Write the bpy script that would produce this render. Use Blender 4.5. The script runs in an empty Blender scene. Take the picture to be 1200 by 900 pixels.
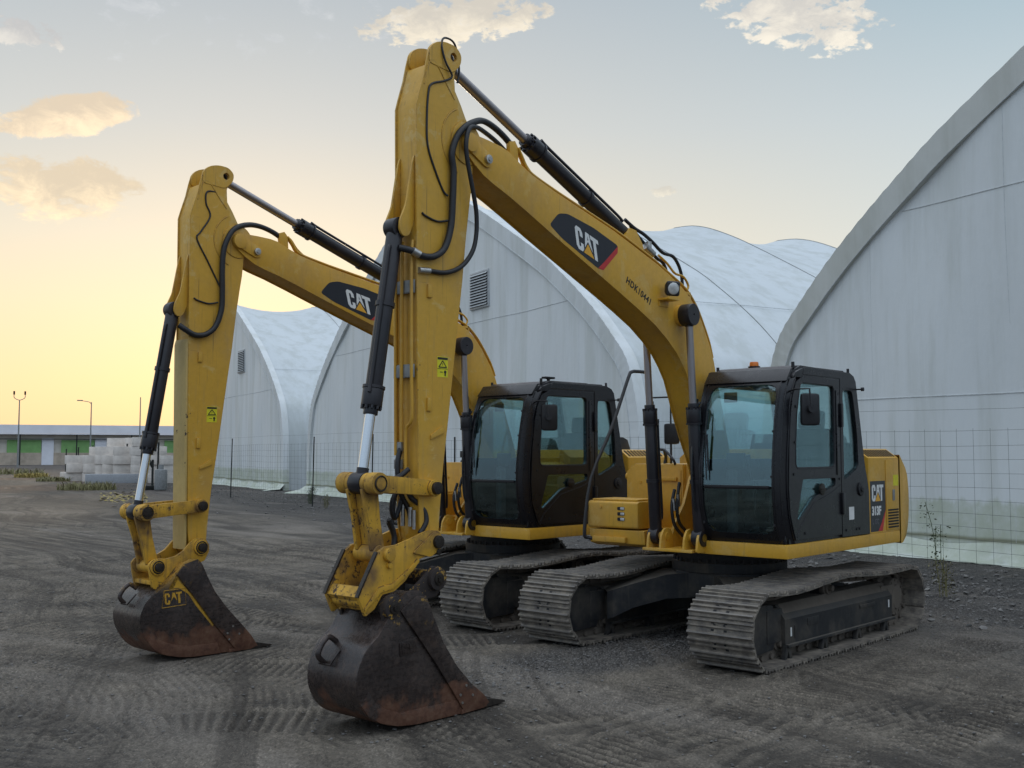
import bpy, bmesh, math, random
import numpy as np
from mathutils import Vector, Matrix
random.seed(7); rng = np.random.default_rng(11)
SC = bpy.context.scene
COL = SC.collection
PI = math.pi

# ------------------------------------------------------------------ materials
class NT:
    """small helper round a node tree"""
    def __init__(s, tree): s.t = tree; s.n = tree.nodes; s.l = tree.links
    def add(s, typ, **kw):
        n = s.n.new(typ)
        for k, v in kw.items(): setattr(n, k, v)
        return n
    def put(s, sock, v):
        if v is None: return
        if isinstance(v, bpy.types.NodeSocket): s.l.new(v, sock)
        elif isinstance(v, (tuple, list)) and len(v) == 3 and sock.type == 'RGBA': sock.default_value = (*v, 1)
        else: sock.default_value = v
    def m(s, op, a, b=None, c=None, clamp=False):
        n = s.add('ShaderNodeMath', operation=op, use_clamp=clamp)
        for i, v in enumerate((a, b, c)): s.put(n.inputs[i], v)
        return n.outputs[0]
    def vm(s, op, a, b=None):
        n = s.add('ShaderNodeVectorMath', operation=op); s.put(n.inputs[0], a); s.put(n.inputs[1], b)
        return n.outputs['Value'] if op in ('DOT_PRODUCT', 'LENGTH') else n.outputs[0]
    def mix(s, f, a, b, mode='MIX'):
        n = s.add('ShaderNodeMix', data_type='RGBA', blend_type=mode); n.clamp_factor = True
        s.put(n.inputs[0], f); s.put(n.inputs[6], a); s.put(n.inputs[7], b); return n.outputs[2]
    def noise(s, vec, scale, detail=4, rough=.55, dist=0.):
        n = s.add('ShaderNodeTexNoise'); s.put(n.inputs['Vector'], vec)
        n.inputs['Scale'].default_value = scale; n.inputs['Detail'].default_value = detail
        n.inputs['Roughness'].default_value = rough; n.inputs['Distortion'].default_value = dist
        return n.outputs['Fac']
    def vor(s, vec, scale, feat='F1', out='Distance'):
        n = s.add('ShaderNodeTexVoronoi', feature=feat); s.put(n.inputs['Vector'], vec)
        n.inputs['Scale'].default_value = scale; return n.outputs[out]
    def mapr(s, v, a, b, c=0., d=1., smooth=True):
        n = s.add('ShaderNodeMapRange', interpolation_type='SMOOTHSTEP' if smooth else 'LINEAR')
        s.put(n.inputs[0], v)
        for i, x in enumerate((a, b, c, d)): n.inputs[i+1].default_value = x
        return n.outputs[0]
    def scale(s, vec, sc):
        n = s.add('ShaderNodeMapping'); s.put(n.inputs[0], vec); n.inputs['Scale'].default_value = sc; return n.outputs[0]
    def sep(s, vec):
        n = s.add('ShaderNodeSeparateXYZ'); s.put(n.inputs[0], vec); return n.outputs
    def ramp(s, f, stops):
        n = s.add('ShaderNodeValToRGB'); s.put(n.inputs[0], f); e = n.color_ramp.elements
        while len(e) > 1: e.remove(e[-1])
        e[0].position = stops[0][0]; e[0].color = (*stops[0][1], 1)
        for p, c in stops[1:]:
            q = e.new(p); q.color = (*c, 1)
        return n.outputs[0]
    def bump(s, h, strength, dist, nrm=None):
        n = s.add('ShaderNodeBump'); s.put(n.inputs['Height'], h); n.inputs['Strength'].default_value = strength
        n.inputs['Distance'].default_value = dist
        if nrm is not None: s.put(n.inputs['Normal'], nrm)
        return n.outputs[0]

def new_mat(name):
    m = bpy.data.materials.new(name); m.use_nodes = True
    t = NT(m.node_tree); bs = m.node_tree.nodes['Principled BSDF']
    return m, t, bs
def pset(t, bs, **kw):
    names = dict(col='Base Color', rough='Roughness', metal='Metallic', nrm='Normal', coat='Coat Weight', spec='Specular IOR Level', emit='Emission Color', estr='Emission Strength')
    for k, v in kw.items(): t.put(bs.inputs[names[k]], v)
def coord(t, which='Object'): return t.add('ShaderNodeTexCoord').outputs[which]

def paint(name, col, dirt=(.16,.13,.09), rough=.42, dirtamt=.45, chips=.0, chipcol=(.05,.035,.03), bumps=.25, streak=True, wearscale=1.0, dust=0., edge=0., fade=0.):
    m, t, bs = new_mat(name); o = coord(t)
    big = t.noise(o, 1.7*wearscale, 5, .6); fine = t.noise(o, 22, 4, .6)
    st = t.noise(t.scale(o, (9, 9, .8)), 2.2, 4, .6)
    f = t.m('MULTIPLY', t.mapr(big, .42, .72), dirtamt)
    if streak: f = t.m('ADD', f, t.m('MULTIPLY', t.mapr(st, .52, .75), dirtamt*.55), clamp=True)
    c = t.mix(f, col, dirt)
    if fade:
        pt = t.mapr(t.noise(o, 3.4, 7, .72, .7), .56, .60); c = t.mix(t.m('MULTIPLY', pt, fade), c, (.66,.47,.17))
        run = t.mapr(t.noise(t.scale(o, (34, 34, 1.3)), 1., 4, .6), .60, .70); c = t.mix(t.m('MULTIPLY', run, fade), c, (.20,.11,.035))
        rub = t.mapr(t.noise(t.scale(o, (2, 2, 26)), 2.4, 5, .75), .66, .70); c = t.mix(t.m('MULTIPLY', rub, fade*.9), c, (.17,.11,.05))
    c = t.mix(t.m('MULTIPLY', t.mapr(fine, .3, .8), .22), c, tuple(x*.62 for x in col))
    r = t.m('ADD', t.m('MULTIPLY', fine, .22), rough-.08)
    r = t.m('ADD', r, t.m('MULTIPLY', f, .3))
    if chips:
        ch = t.noise(o, 13*wearscale, 6, .75, .3); ch2 = t.noise(o, 1.4*wearscale, 3, .5)
        cf = t.mapr(t.m('ADD', ch, t.m('MULTIPLY', ch2, .5)), 1.02-chips, 1.06-chips)
        c = t.mix(cf, c, chipcol); r = t.m('ADD', r, t.m('MULTIPLY', cf, .2))
    if dust:
        nz = t.sep(t.add('ShaderNodeNewGeometry').outputs['Normal'])[2]; df = t.m('MULTIPLY', t.mapr(nz, .45, .9), t.mapr(fine, .2, .7, dust*.6, dust)); c = t.mix(df, c, (.17,.15,.125)); r = t.m('ADD', r, t.m('MULTIPLY', df, .35), clamp=True)
    if edge:
        bv = t.add('ShaderNodeBevel', samples=4); bv.inputs['Radius'].default_value = .011; dt = t.vm('DOT_PRODUCT', bv.outputs[0], t.add('ShaderNodeNewGeometry').outputs['Normal'])
        ef = t.m('MULTIPLY', t.mapr(dt, .985, .90), t.mapr(t.noise(o, 17, 5, .7), .38, .56, 0., edge)); c = t.mix(ef, c, chipcol if chips else dirt); r = t.m('ADD', r, t.m('MULTIPLY', ef, .2), clamp=True)
    nb = t.bump(t.noise(o, 5, 3, .5), bumps, .012)
    pset(t, bs, col=c, rough=r, nrm=nb, spec=.5)
    return m
def plain(name, col, rough=.5, metal=0., var=.25, scale=14, spec=.5, bumps=0.):
    m, t, bs = new_mat(name); o = coord(t)
    n = t.noise(o, scale, 4, .6)
    c = t.mix(t.mapr(n, .3, .75), col, tuple(x*(1-var) for x in col))
    kw = {}
    if bumps: kw['nrm'] = t.bump(n, bumps, .01)
    pset(t, bs, col=c, rough=t.m('ADD', t.m('MULTIPLY', n, .2), rough-.1), metal=metal, spec=spec, **kw)
    return m
M = {}
M['yellow'] = paint('machine_yellow', (.66,.36,.034), dirt=(.42,.25,.09), rough=.36, dirtamt=.5, fade=.3)
M['yellow_arm'] = paint('arm_yellow', (.65,.36,.036), dirt=(.46,.29,.11), rough=.42, dirtamt=.6, chips=.06, chipcol=(.14,.08,.035), edge=.6, fade=.5)
M['yellow_worn'] = paint('worn_yellow', (.65,.355,.030), dirt=(.14,.08,.04), rough=.52, dirtamt=.95, chips=.17, chipcol=(.075,.045,.025), bumps=.4, wearscale=1.9, edge=.95)
M['ear_paint'] = paint('ear_worn_paint', (.50,.28,.04), dirt=(.06,.04,.03), rough=.5, dirtamt=.9, chips=.36, chipcol=(.030,.022,.020), bumps=.4, wearscale=1.6)
M['yellow_light'] = paint('faded_yellow', (.58,.42,.15), dirt=(.35,.27,.14), rough=.5, dirtamt=.5, chips=.08)
M['black'] = paint('cab_black', (.008,.008,.011), dirt=(.028,.025,.025), rough=.26, dirtamt=.3, bumps=.15)
M['roof'] = paint('roof_black', (.035,.030,.036), dirt=(.09,.075,.075), rough=.30, dirtamt=.6, bumps=.1)
M['under'] = paint('undercarriage_black', (.016,.017,.020), dirt=(.10,.085,.068), rough=.55, dirtamt=.7, wearscale=2, dust=.75)
M['dusty'] = paint('dusty_steel', (.13,.108,.088), dirt=(.20,.17,.14), rough=.85, dirtamt=.7, wearscale=2)
M['barrel'] = paint('barrel_black', (.014,.013,.017), dirt=(.05,.04,.045), rough=.30, dirtamt=.35)
M['rubber'] = plain('hose_rubber', (.016,.016,.019), .5, scale=40)
M['steel'] = plain('bright_steel', (.55,.54,.52), .35, .9, .35, 30)
M['pin'] = plain('pin_steel', (.055,.045,.038), .45, .6, .5, 40)
M['seat'] = plain('seat_cloth', (.02,.021,.026), .9, scale=60)
M['vinyl_dark'] = plain('decal_dark', (.012,.014,.022), .35, var=.1)
M['vinyl_white'] = plain('decal_white', (.78,.78,.76), .45, var=.12)
M['vinyl_red'] = plain('decal_red', (.55,.03,.03), .45, var=.15)
M['vinyl_orange'] = plain('decal_orange', (.85,.42,.03), .45, var=.15)
M['warn'] = plain('warning_yellow', (.80,.72,.02), .5, var=.2)
M['ink'] = plain('lettering_black', (.02,.018,.014), .6, var=.1)
M['amber'] = plain('amber_plastic', (.85,.22,.03), .3, var=.1)
M['console'] = plain('cab_console', (.10,.10,.105), .6)
M['wire'] = plain('fence_wire', (.09,.10,.10), .6, .5, .3)
M['post'] = plain('fence_post', (.018,.02,.018), .7)
M['galv'] = plain('galvanised', (.30,.31,.31), .6, .3, .3)
def chrome():
    m, t, bs = new_mat('chrome_rod'); o = coord(t)
    n = t.noise(t.scale(o, (1,1,30)), 3, 3)
    pset(t, bs, col=(.74,.75,.77), metal=1., rough=t.m('ADD', t.m('MULTIPLY', n, .12), .13)); return m
M['chrome'] = chrome()
def rod_dark():
    m, t, bs = new_mat('worn_chrome_rod'); o = coord(t)
    n = t.noise(o, 30, 3)
    pset(t, bs, col=(.36,.33,.33), metal=1., rough=t.m('ADD', t.m('MULTIPLY', n, .2), .32)); return m
M['rod'] = rod_dark()
def shoe_mat():
    m, t, bs = new_mat('track_shoe_steel'); o = coord(t); oi = t.add('ShaderNodeObjectInfo').outputs['Random']
    off = t.vm('ADD', o, None); va = t.add('ShaderNodeCombineXYZ'); t.put(va.inputs[0], t.m('MULTIPLY', oi, 40)); off = t.vm('ADD', o, va.outputs[0])
    n = t.noise(off, 7, 6, .7); f = t.noise(t.scale(off, (1,.25,1)), 60, 4, .6)
    z = t.sep(o)[2]
    c = t.ramp(n, [(.28,(.048,.044,.044)),(.42,(.13,.112,.095)),(.58,(.24,.207,.168)),(.8,(.32,.272,.21))])
    c = t.mix(t.m('MULTIPLY', t.mapr(f, .4, .7), .45), c, (.06,.058,.062))
    edge = t.mapr(z, .030, .042)
    c = t.mix(t.m('MULTIPLY', edge, .75), c, (.30,.285,.275))
    pset(t, bs, col=c, rough=t.mapr(n, .3, .7, .42, .85), metal=t.m('MULTIPLY', edge, .35), nrm=t.bump(t.m('ADD', n, t.m('MULTIPLY', f, .4)), .5, .006))
    return m
M['shoe'] = shoe_mat()
def bucket_mat(name, yel, zr):
    m, t, bs = new_mat(name); o = coord(t); x, y, z = t.sep(o)
    big = t.noise(o, 3.2, 6, .65); fine = t.noise(o, 26, 5, .7); scr = t.noise(t.scale(o, (1.2,14,9)), 5, 4, .6)
    c = t.ramp(t.m('ADD', t.m('MULTIPLY', fine, .6), t.m('MULTIPLY', big, .4)), [(.3,(.018,.015,.016)),(.5,(.040,.029,.026)),(.62,(.075,.050,.040)),(.85,(.13,.085,.062))])
    polish = t.mapr(t.m('ADD', big, t.m('MULTIPLY', scr, .3)), .55, .8)
    c = t.mix(t.m('MULTIPLY', polish, .35), c, (.085,.068,.062))
    rust = t.mapr(t.m('SUBTRACT', t.m('ADD', z, t.m('MULTIPLY', big, .75)), .42), zr+.05, zr-.05)
    rc = t.ramp(t.noise(o, 11, 6, .75), [(.3,(.065,.026,.016)),(.5,(.16,.070,.040)),(.62,(.20,.105,.064)),(.8,(.25,.17,.11))])
    c = t.mix(t.m('MULTIPLY', rust, .85), c, rc)
    patch = t.mapr(t.noise(o, 3.1, 6, .75, .6), .55, .70)
    c = t.mix(t.m('MULTIPLY', patch, .6), c, (.095,.062,.046))
    # remnants of paint on the upper back of the shell
    up = t.mapr(z, .62, .80); px = t.mapr(t.noise(o, 9, 6, .75, .5), .62-yel, .70-yel)
    c = t.mix(t.m('MULTIPLY', t.m('MULTIPLY', up, px), .95), c, (.46,.26,.055))
    rr = t.mapr(t.m('ADD', t.m('MULTIPLY', fine, .5), t.m('MULTIPLY', scr, .5)), .35, .7, .18, .48)
    rr = t.m('ADD', rr, t.m('MULTIPLY', rust, .3), clamp=True)
    pset(t, bs, col=c, rough=rr, metal=.2, nrm=t.bump(t.m('ADD', fine, t.m('MULTIPLY', big, 2)), .5, .006))
    return m
M['bucket'] = bucket_mat('bucket_steel', .015, .14)
M['bucket_old'] = bucket_mat('old_bucket_steel', .22, .20)
def glass(name, tint, refl=.10, rr=.02):
    m = bpy.data.materials.new(name); m.use_nodes = True; t = NT(m.node_tree); t.n.clear()
    out = t.add('ShaderNodeOutputMaterial'); tr = t.add('ShaderNodeBsdfTransparent'); gl = t.add('ShaderNodeBsdfGlossy')
    o = coord(t); n = t.noise(o, 5, 5, .6)
    tr.inputs[0].default_value = (*tint, 1); gl.inputs['Color'].default_value = (.72,.90,.94,1); t.put(gl.inputs['Roughness'], t.mapr(n, .3, .8, rr, rr+.06))
    lw = t.add('ShaderNodeLayerWeight'); lw.inputs[0].default_value = .35
    f = t.m('ADD', t.m('MULTIPLY', lw.outputs['Fresnel'], .6), refl, clamp=True)
    di = t.add('ShaderNodeBsdfDiffuse'); di.inputs[0].default_value = (.30,.36,.36,1)
    mx0 = t.add('ShaderNodeMixShader'); t.put(mx0.inputs[0], t.mapr(n, .4, .8, .0, .03)); t.l.new(tr.outputs[0], mx0.inputs[1]); t.l.new(di.outputs[0], mx0.inputs[2])
    mx = t.add('ShaderNodeMixShader'); t.put(mx.inputs[0], f); t.l.new(mx0.outputs[0], mx.inputs[1]); t.l.new(gl.outputs[0], mx.inputs[2])
    t.l.new(mx.outputs[0], out.inputs[0]); return m
M['glass_front'] = glass('windscreen_glass', (.84,.97,.975), .09)
M['glass'] = glass('side_glass', (.86,.95,.94), .02)
M['lens'] = glass('lamp_lens', (.9,.9,.9), .12)
def fabric(name, base, stain):
    m, t, bs = new_mat(name); o = coord(t); x, y, z = t.sep(o)
    st = t.noise(t.scale(o, (1.,1.,.10)), 1.3, 5, .65); big = t.noise(o, .16, 4, .5); fine = t.noise(o, 3.2, 5, .6)
    c = t.mix(t.m('MULTIPLY', t.mapr(st, .42, .66), .75), base, tuple(b*k for b, k in zip(base, (.80,.80,.76))))
    c = t.mix(t.m('MULTIPLY', t.mapr(big, .35, .7), .25), c, tuple(b*.84 for b in base))
    if stain:
        # algae band near the foot of the sheet and a darker crease line
        e = t.m('ADD', z, t.m('MULTIPLY', t.m('SUBTRACT', t.noise(t.scale(o,(1,1,.2)), 4.5, 5, .7), .5), .42))
        g = t.mapr(e, 1.13, 1.0); g = t.m('MULTIPLY', g, t.mapr(t.noise(o, 1.6, 5, .7), .25, .65, .22, .62))
        c = t.mix(g, c, (.34,.39,.24))
        ln = t.m('SUBTRACT', 1., t.mapr(t.m('ABSOLUTE', t.m('SUBTRACT', z, t.m('ADD', .36, t.m('MULTIPLY', t.noise(o, .9, 3), .10)))), .0, .07))
        c = t.mix(t.m('MULTIPLY', ln, .75), c, (.16,.16,.08))
    bmp = t.m('ADD', t.m('MULTIPLY', t.noise(t.scale(o,(1,1,.25)), .9, 5, .6), 1.), t.m('MULTIPLY', fine, .12)); bmp = t.m('ADD', bmp, t.m('MULTIPLY', t.noise(t.scale(o,(1,1,.12)), 5, 3, .6), t.mapr(z, 3.5, 0., 0., .35)))
    pset(t, bs, col=c, rough=.55, spec=.35, nrm=t.bump(bmp, .35, .12))
    return m
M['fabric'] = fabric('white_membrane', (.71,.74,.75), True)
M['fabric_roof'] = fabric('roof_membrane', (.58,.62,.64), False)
M['fabric_trim'] = fabric('trim_membrane', (.69,.72,.73), True)
M['fabric_trim_old'] = fabric('weathered_trim_membrane', (.60,.61,.58), True)
M['seam'] = plain('weld_seam', (.60,.63,.64), .7)
M['vent'] = plain('vent_slat', (.50,.52,.53), .5)
M['dark'] = plain('dark_gap', (.02,.02,.022), .9)

# ------------------------------------------------------------------ mesh tools
def finish(me, mat, ang=35, smooth=True):
    if mat is not None and not me.materials: me.materials.append(mat)
    if smooth and len(me.polygons):
        me.polygons.foreach_set('use_smooth', [True]*len(me.polygons)); me.set_sharp_from_angle(angle=math.radians(ang))
    me.update()
class MB:
    def __init__(s): s.bm = bmesh.new()
    def _tf(s, vs, mat):
        if mat is not None:
            for v in vs: v.co = mat @ v.co
    def box(s, x0, x1, y0, y1, z0, z1, bev=0., mat=None):
        b = bmesh.new(); bmesh.ops.create_cube(b, size=1)
        for v in b.verts: v.co = Vector(((x0+x1)/2+v.co.x*(x1-x0), (y0+y1)/2+v.co.y*(y1-y0), (z0+z1)/2+v.co.z*(z1-z0)))
        if bev: bmesh.ops.bevel(b, geom=b.edges[:], offset=bev, segments=2, affect='EDGES', profile=.6)
        s.merge(b, mat); return s
    def merge(s, b, mat=None):
        s._tf(b.verts, mat); me = bpy.data.meshes.new('tmp'); b.to_mesh(me); b.free(); s.bm.from_mesh(me); bpy.data.meshes.remove(me)
    def prism(s, pts, y0, y1, bev=0., mat=None, axes='xz'):
        """outline in the plane of two axes, extruded along the third"""
        b = bmesh.new()
        def P(p, w):
            return {'xz': (p[0], w, p[1]), 'xy': (p[0], p[1], w), 'yz': (w, p[0], p[1])}[axes]
        A = [b.verts.new(P(p, y0)) for p in pts]; B = [b.verts.new(P(p, y1)) for p in pts]; n = len(pts)
        fa = b.faces.new(A); fb = b.faces.new(B[::-1])
        for i in range(n): b.faces.new((A[i], B[i], B[(i+1) % n], A[(i+1) % n]))
        bmesh.ops.recalc_face_normals(b, faces=b.faces[:])
        if bev:
            ed = [e for e in b.edges if (e.verts[0] in A and e.verts[1] in A) or (e.verts[0] in B and e.verts[1] in B)]
            bmesh.ops.bevel(b, geom=ed, offset=bev, segments=2, affect='EDGES', profile=.6)
        big = [f for f in b.faces if len(f.verts) > 4]
        bmesh.ops.triangulate(b, faces=big, ngon_method='EAR_CLIP')
        s.merge(b, mat); return s
    def cyl(s, p0, p1, r0, r1=None, seg=24, cap=True, bev=0.):
        p0, p1 = Vector(p0), Vector(p1); r1 = r0 if r1 is None else r1
        b = bmesh.new(); L = (p1-p0).length
        bmesh.ops.create_cone(b, cap_ends=cap, segments=seg, radius1=r0, radius2=r1, depth=L)
        if bev:
            ed = [e for e in b.edges if abs(e.verts[0].co.z-e.verts[1].co.z) < 1e-6]
            bmesh.ops.bevel(b, geom=ed, offset=bev, segments=2, affect='EDGES', profile=.6)
        q = (p1-p0).to_track_quat('Z', 'Y').to_matrix().to_4x4(); q.translation = (p0+p1)/2
        s.merge(b, q); return s
    def ycyl(s, x, z, y0, y1, r, r1=None, seg=24, bev=0.): return s.cyl((x, y0, z), (x, y1, z), r, r1, seg, True, bev)
    def ring(s, c, axis, R, r, seg=28, rs=8):
        pts = []
        ax = Vector(axis).normalized(); u = ax.orthogonal().normalized(); w = ax.cross(u)
        for i in range(seg): a = 2*PI*i/seg; pts.append(Vector(c)+u*math.cos(a)*R+w*math.sin(a)*R)
        return s.tube(pts, r, rs, closed=True, smooth=0)
    def tube(s, pts, r, seg=10, closed=False, smooth=6, flat=1.):
        P = [Vector(p) for p in pts]
        if smooth and len(P) > 2: P = catmull(P, smooth, closed)
        n = len(P); rings = []; prev = None; R = r if callable(r) else (lambda k: r)
        for i in range(n):
            if closed: t = P[(i+1) % n]-P[i-1]
            else: t = P[min(i+1, n-1)]-P[max(i-1, 0)]
            t.normalize()
            u = t.orthogonal().normalized() if prev is None else (prev-t*prev.dot(t)).normalized()
            prev = u; w = t.cross(u); k = R(i/(n-1) if n > 1 else 0)
            rings.append([s.bm.verts.new(P[i]+(u*math.cos(2*PI*j/seg)+w*math.sin(2*PI*j/seg)*flat)*k) for j in range(seg)])
        for i in range(n if closed else n-1):
            a, b = rings[i], rings[(i+1) % n]
            for j in range(seg): s.bm.faces.new((a[j], a[(j+1) % seg], b[(j+1) % seg], b[j]))
        if not closed: s.bm.faces.new(rings[0][::-1]); s.bm.faces.new(rings[-1])
        return s
    def grid(s, rows):
        V = [[s.bm.verts.new(p) for p in r] for r in rows]
        for i in range(len(V)-1):
            for j in range(len(V[0])-1): s.bm.faces.new((V[i][j], V[i][j+1], V[i+1][j+1], V[i+1][j]))
        return s
    def mesh(s, name, mat, ang=35, smooth=True, recalc=True):
        if recalc: bmesh.ops.recalc_face_normals(s.bm, faces=s.bm.faces[:])
        me = bpy.data.meshes.new(name); s.bm.to_mesh(me); s.bm.free(); finish(me, mat, ang, smooth); return me
def catmull(P, k, closed=False):
    out = []; n = len(P)
    g = (lambda i: P[i % n]) if closed else (lambda i: P[max(0, min(n-1, i))])
    for i in range(n if closed else n-1):
        a, b, c, d = g(i-1), g(i), g(i+1), g(i+2)
        for j in range(k):
            t = j/k; out.append(.5*((2*b)+(c-a)*t+(2*a-5*b+4*c-d)*t*t+(3*b-a-3*c+d)*t**3))
    if not closed: out.append(P[-1])
    return out
def inset(pts, d):
    """shift a closed outline inwards"""
    n = len(pts); A = sum(pts[i][0]*pts[(i+1) % n][1]-pts[(i+1) % n][0]*pts[i][1] for i in range(n))
    sg = 1 if A > 0 else -1; out = []
    for i in range(n):
        p0, p1, p2 = Vector(pts[i-1]), Vector(pts[i]), Vector(pts[(i+1) % n])
        a = (p1-p0); b = (p2-p1)
        if a.length < 1e-9 or b.length < 1e-9: out.append(tuple(p1)); continue
        a.normalize(); b.normalize()
        na = Vector((-a.y, a.x))*sg; nb = Vector((-b.y, b.x))*sg; h = na+nb
        if h.length < 1e-6: out.append(tuple(p1)); continue
        h.normalize(); k = d/max(.45, h.dot(na)); out.append(tuple(p1+h*k))
    return out
def plate(name, outer, holes, y, th, mat, bev=.003, ang=35):
    """flat plate with real holes: outline in x,z at y, thickness th along y"""
    cu = bpy.data.curves.new(name, 'CURVE'); cu.dimensions = '2D'; cu.fill_mode = 'BOTH'
    cu.extrude = max(th/2-bev, 1e-4); cu.bevel_depth = bev; cu.bevel_resolution = 1; cu.offset = -bev
    for L in [outer]+list(holes):
        sp = cu.splines.new('POLY'); sp.points.add(len(L)-1); sp.use_cyclic_u = True
        for q, p in zip(sp.points, L): q.co = (p[0], p[1], 0, 1)
    ob = bpy.data.objects.new(name, cu); COL.objects.link(ob)
    dg = bpy.context.evaluated_depsgraph_get(); dg.update()
    me = bpy.data.meshes.new_from_object(ob.evaluated_get(dg)); bpy.data.objects.remove(ob); bpy.data.curves.remove(cu)
    me.transform(Matrix(((1,0,0,0),(0,0,-1,y),(0,1,0,0),(0,0,0,1))))
    me.materials.clear(); finish(me, mat, ang); me.name = name
    return me
def text_mesh(txt, size, mat, space=1., bold=.0, th=.0015):
    cu = bpy.data.curves.new('text', 'FONT'); cu.body = txt; cu.size = size; cu.space_character = space; cu.offset = bold; cu.extrude = th; cu.align_x = 'LEFT'
    ob = bpy.data.objects.new('text', cu); COL.objects.link(ob)
    dg = bpy.context.evaluated_depsgraph_get(); dg.update()
    me = bpy.data.meshes.new_from_object(ob.evaluated_get(dg)); bpy.data.objects.remove(ob); bpy.data.curves.remove(cu)
    me.materials.clear(); me.materials.append(mat); return me
def round_poly(pts, r, k=4):
    out = []; n = len(pts)
    for i in range(n):
        p0, p1, p2 = Vector(pts[i-1]), Vector(pts[i]), Vector(pts[(i+1) % n])
        a = (p0-p1); b = (p2-p1); d = min(r, a.length*.45, b.length*.45); a.normalize(); b.normalize()
        A = p1+a*d; B = p1+b*d
        for j in range(k+1):
            t = j/k; out.append(tuple(A*(1-t)**2+p1*2*t*(1-t)+B*t*t))
    return out
def circ(x, z, r, n=20, a0=0): return [(x+r*math.cos(a0+2*PI*i/n), z+r*math.sin(a0+2*PI*i/n)) for i in range(n)]

SPLIT = {'hinge','reflector','hose_fitting','hose_tab','pipe_clamp','rail_clamp','wear_liner','pin_keeper_plate','hydraulic_hose','hydraulic_pipe','bolt','armrest_console','control_lever','roof_knob','tank_latch','tank_panel','electric_cable','lamp_slot','lamp_lens','side_plate','mirror_stalk'}
_split = {}
def islands(me):
    """separate the pieces of a mesh that do not touch; pieces whose boxes overlap stay together"""
    n = len(me.vertices); par = list(range(n))
    def find(a):
        while par[a] != a: par[a] = par[par[a]]; a = par[a]
        return a
    for e in me.edges:
        a, b = find(e.vertices[0]), find(e.vertices[1])
        if a != b: par[a] = b
    groups = {}
    for i in range(n): groups.setdefault(find(i), []).append(i)
    co = np.array([v.co[:] for v in me.vertices]); box = [[co[g].min(0)-.002, co[g].max(0)+.002, set(g)] for g in groups.values()]
    if me.name.startswith(('hydraulic', 'electric')): cl = box
    else:
        cl = []
        for b in box:
            hit = [c for c in cl if (c[0] <= b[1]).all() and (b[0] <= c[1]).all()]
            for c in hit: b = [np.minimum(b[0], c[0]), np.maximum(b[1], c[1]), b[2] | c[2]]
            cl = [c for c in cl if not any(c is h_ for h_ in hit)]
            cl.append(b)
    if len(cl) < 2: return [me]
    out = []
    for c in cl:
        bm = bmesh.new(); bm.from_mesh(me); bm.verts.ensure_lookup_table()
        bmesh.ops.delete(bm, geom=[v for v in bm.verts if v.index not in c[2]], context='VERTS'); q = bpy.data.meshes.new(me.name); bm.to_mesh(q); bm.free()
        for m_ in me.materials: q.materials.append(m_)
        out.append(q)
    return out
def link(name, me, parent=None, mat4=None):
    if me is not None and name in SPLIT:
        if me.name not in _split: _split[me.name] = islands(me)
        L = _split[me.name]
        if len(L) > 1: return [link1(name, q, parent, mat4) for q in L][0]
    return link1(name, me, parent, mat4)
def link1(name, me, parent=None, mat4=None):
    o = bpy.data.objects.new(name, me); COL.objects.link(o)
    if parent is not None: o.parent = parent
    if mat4 is not None: o.matrix_basis = mat4
    return o
def tag(o, label=None, cat=None, group=None, kind=None):
    for k, v in (('label', label), ('category', cat), ('group', group), ('kind', kind)):
        if v: o[k] = v
    return o
def empty(name, loc=(0,0,0), rz=0.):
    o = bpy.data.objects.new(name, None); o.empty_display_size = .3; COL.objects.link(o); o.location = loc; o.rotation_euler = (0,0,rz); return o
# ------------------------------------------------------------------ excavator data (metres, machine frame: x forward, y to its left, z up)
BOOM_TOP = [(4.204,4.386),(4.165,4.418),(4.11,4.424),(3.95,4.412),(3.794,4.394),(3.703,4.371),(3.561,4.300),(3.419,4.240),(3.114,4.155),(2.756,4.068),(2.246,3.945),(1.976,3.865),(1.55,3.735),(1.327,3.655),(1.098,3.555),(.957,3.47),(.846,3.37),(.739,3.245),(.593,3.02),(.520,2.87),(.45,2.66),(.33,2.3),(.22,1.95),(.17,1.65),(.19,1.50),(.26,1.43),(.36,1.42),(.45,1.50),(.49,1.64)]
BOOM_BOT = [(.60,1.86),(.72,2.06),(.83,2.27),(.914,2.463),(1.005,2.654),(1.102,2.781),(1.219,2.90),(1.384,3.020),(1.589,3.140),(1.859,3.260),(2.163,3.386),(2.511,3.524),(3.116,3.766),(3.453,3.905),(3.703,4.004),(3.90,4.072),(4.01,4.118),(4.109,4.182),(4.194,4.252),(4.228,4.32)]
BOOM = BOOM_TOP+BOOM_BOT
ARM = [(4.718,4.523),(4.690,4.62),(4.643,4.765),(4.614,4.891),(4.588,4.985),(4.547,5.03),(4.463,5.068),(4.338,5.065),(4.283,5.035),(4.262,4.985),(4.285,4.93),(4.314,4.853),(4.306,4.729),(4.241,4.634),(4.183,4.533),(4.124,4.464),(4.085,4.35),(4.084,4.247),(4.104,4.154),(4.118,3.99),(4.142,3.841),(4.179,3.585),(4.216,3.251),(4.268,2.894),(4.364,2.189),(4.419,1.817),(4.449,1.541),(4.466,1.32),(4.492,1.214),(4.554,1.185),(4.607,1.205),(4.65,1.30),(4.665,1.42),(4.677,1.861),(4.696,2.742),(4.708,3.697)]
FOOT = (.33, 1.58); NOSE = (4.179, 4.341); TIP = (4.325, 4.99)
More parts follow.
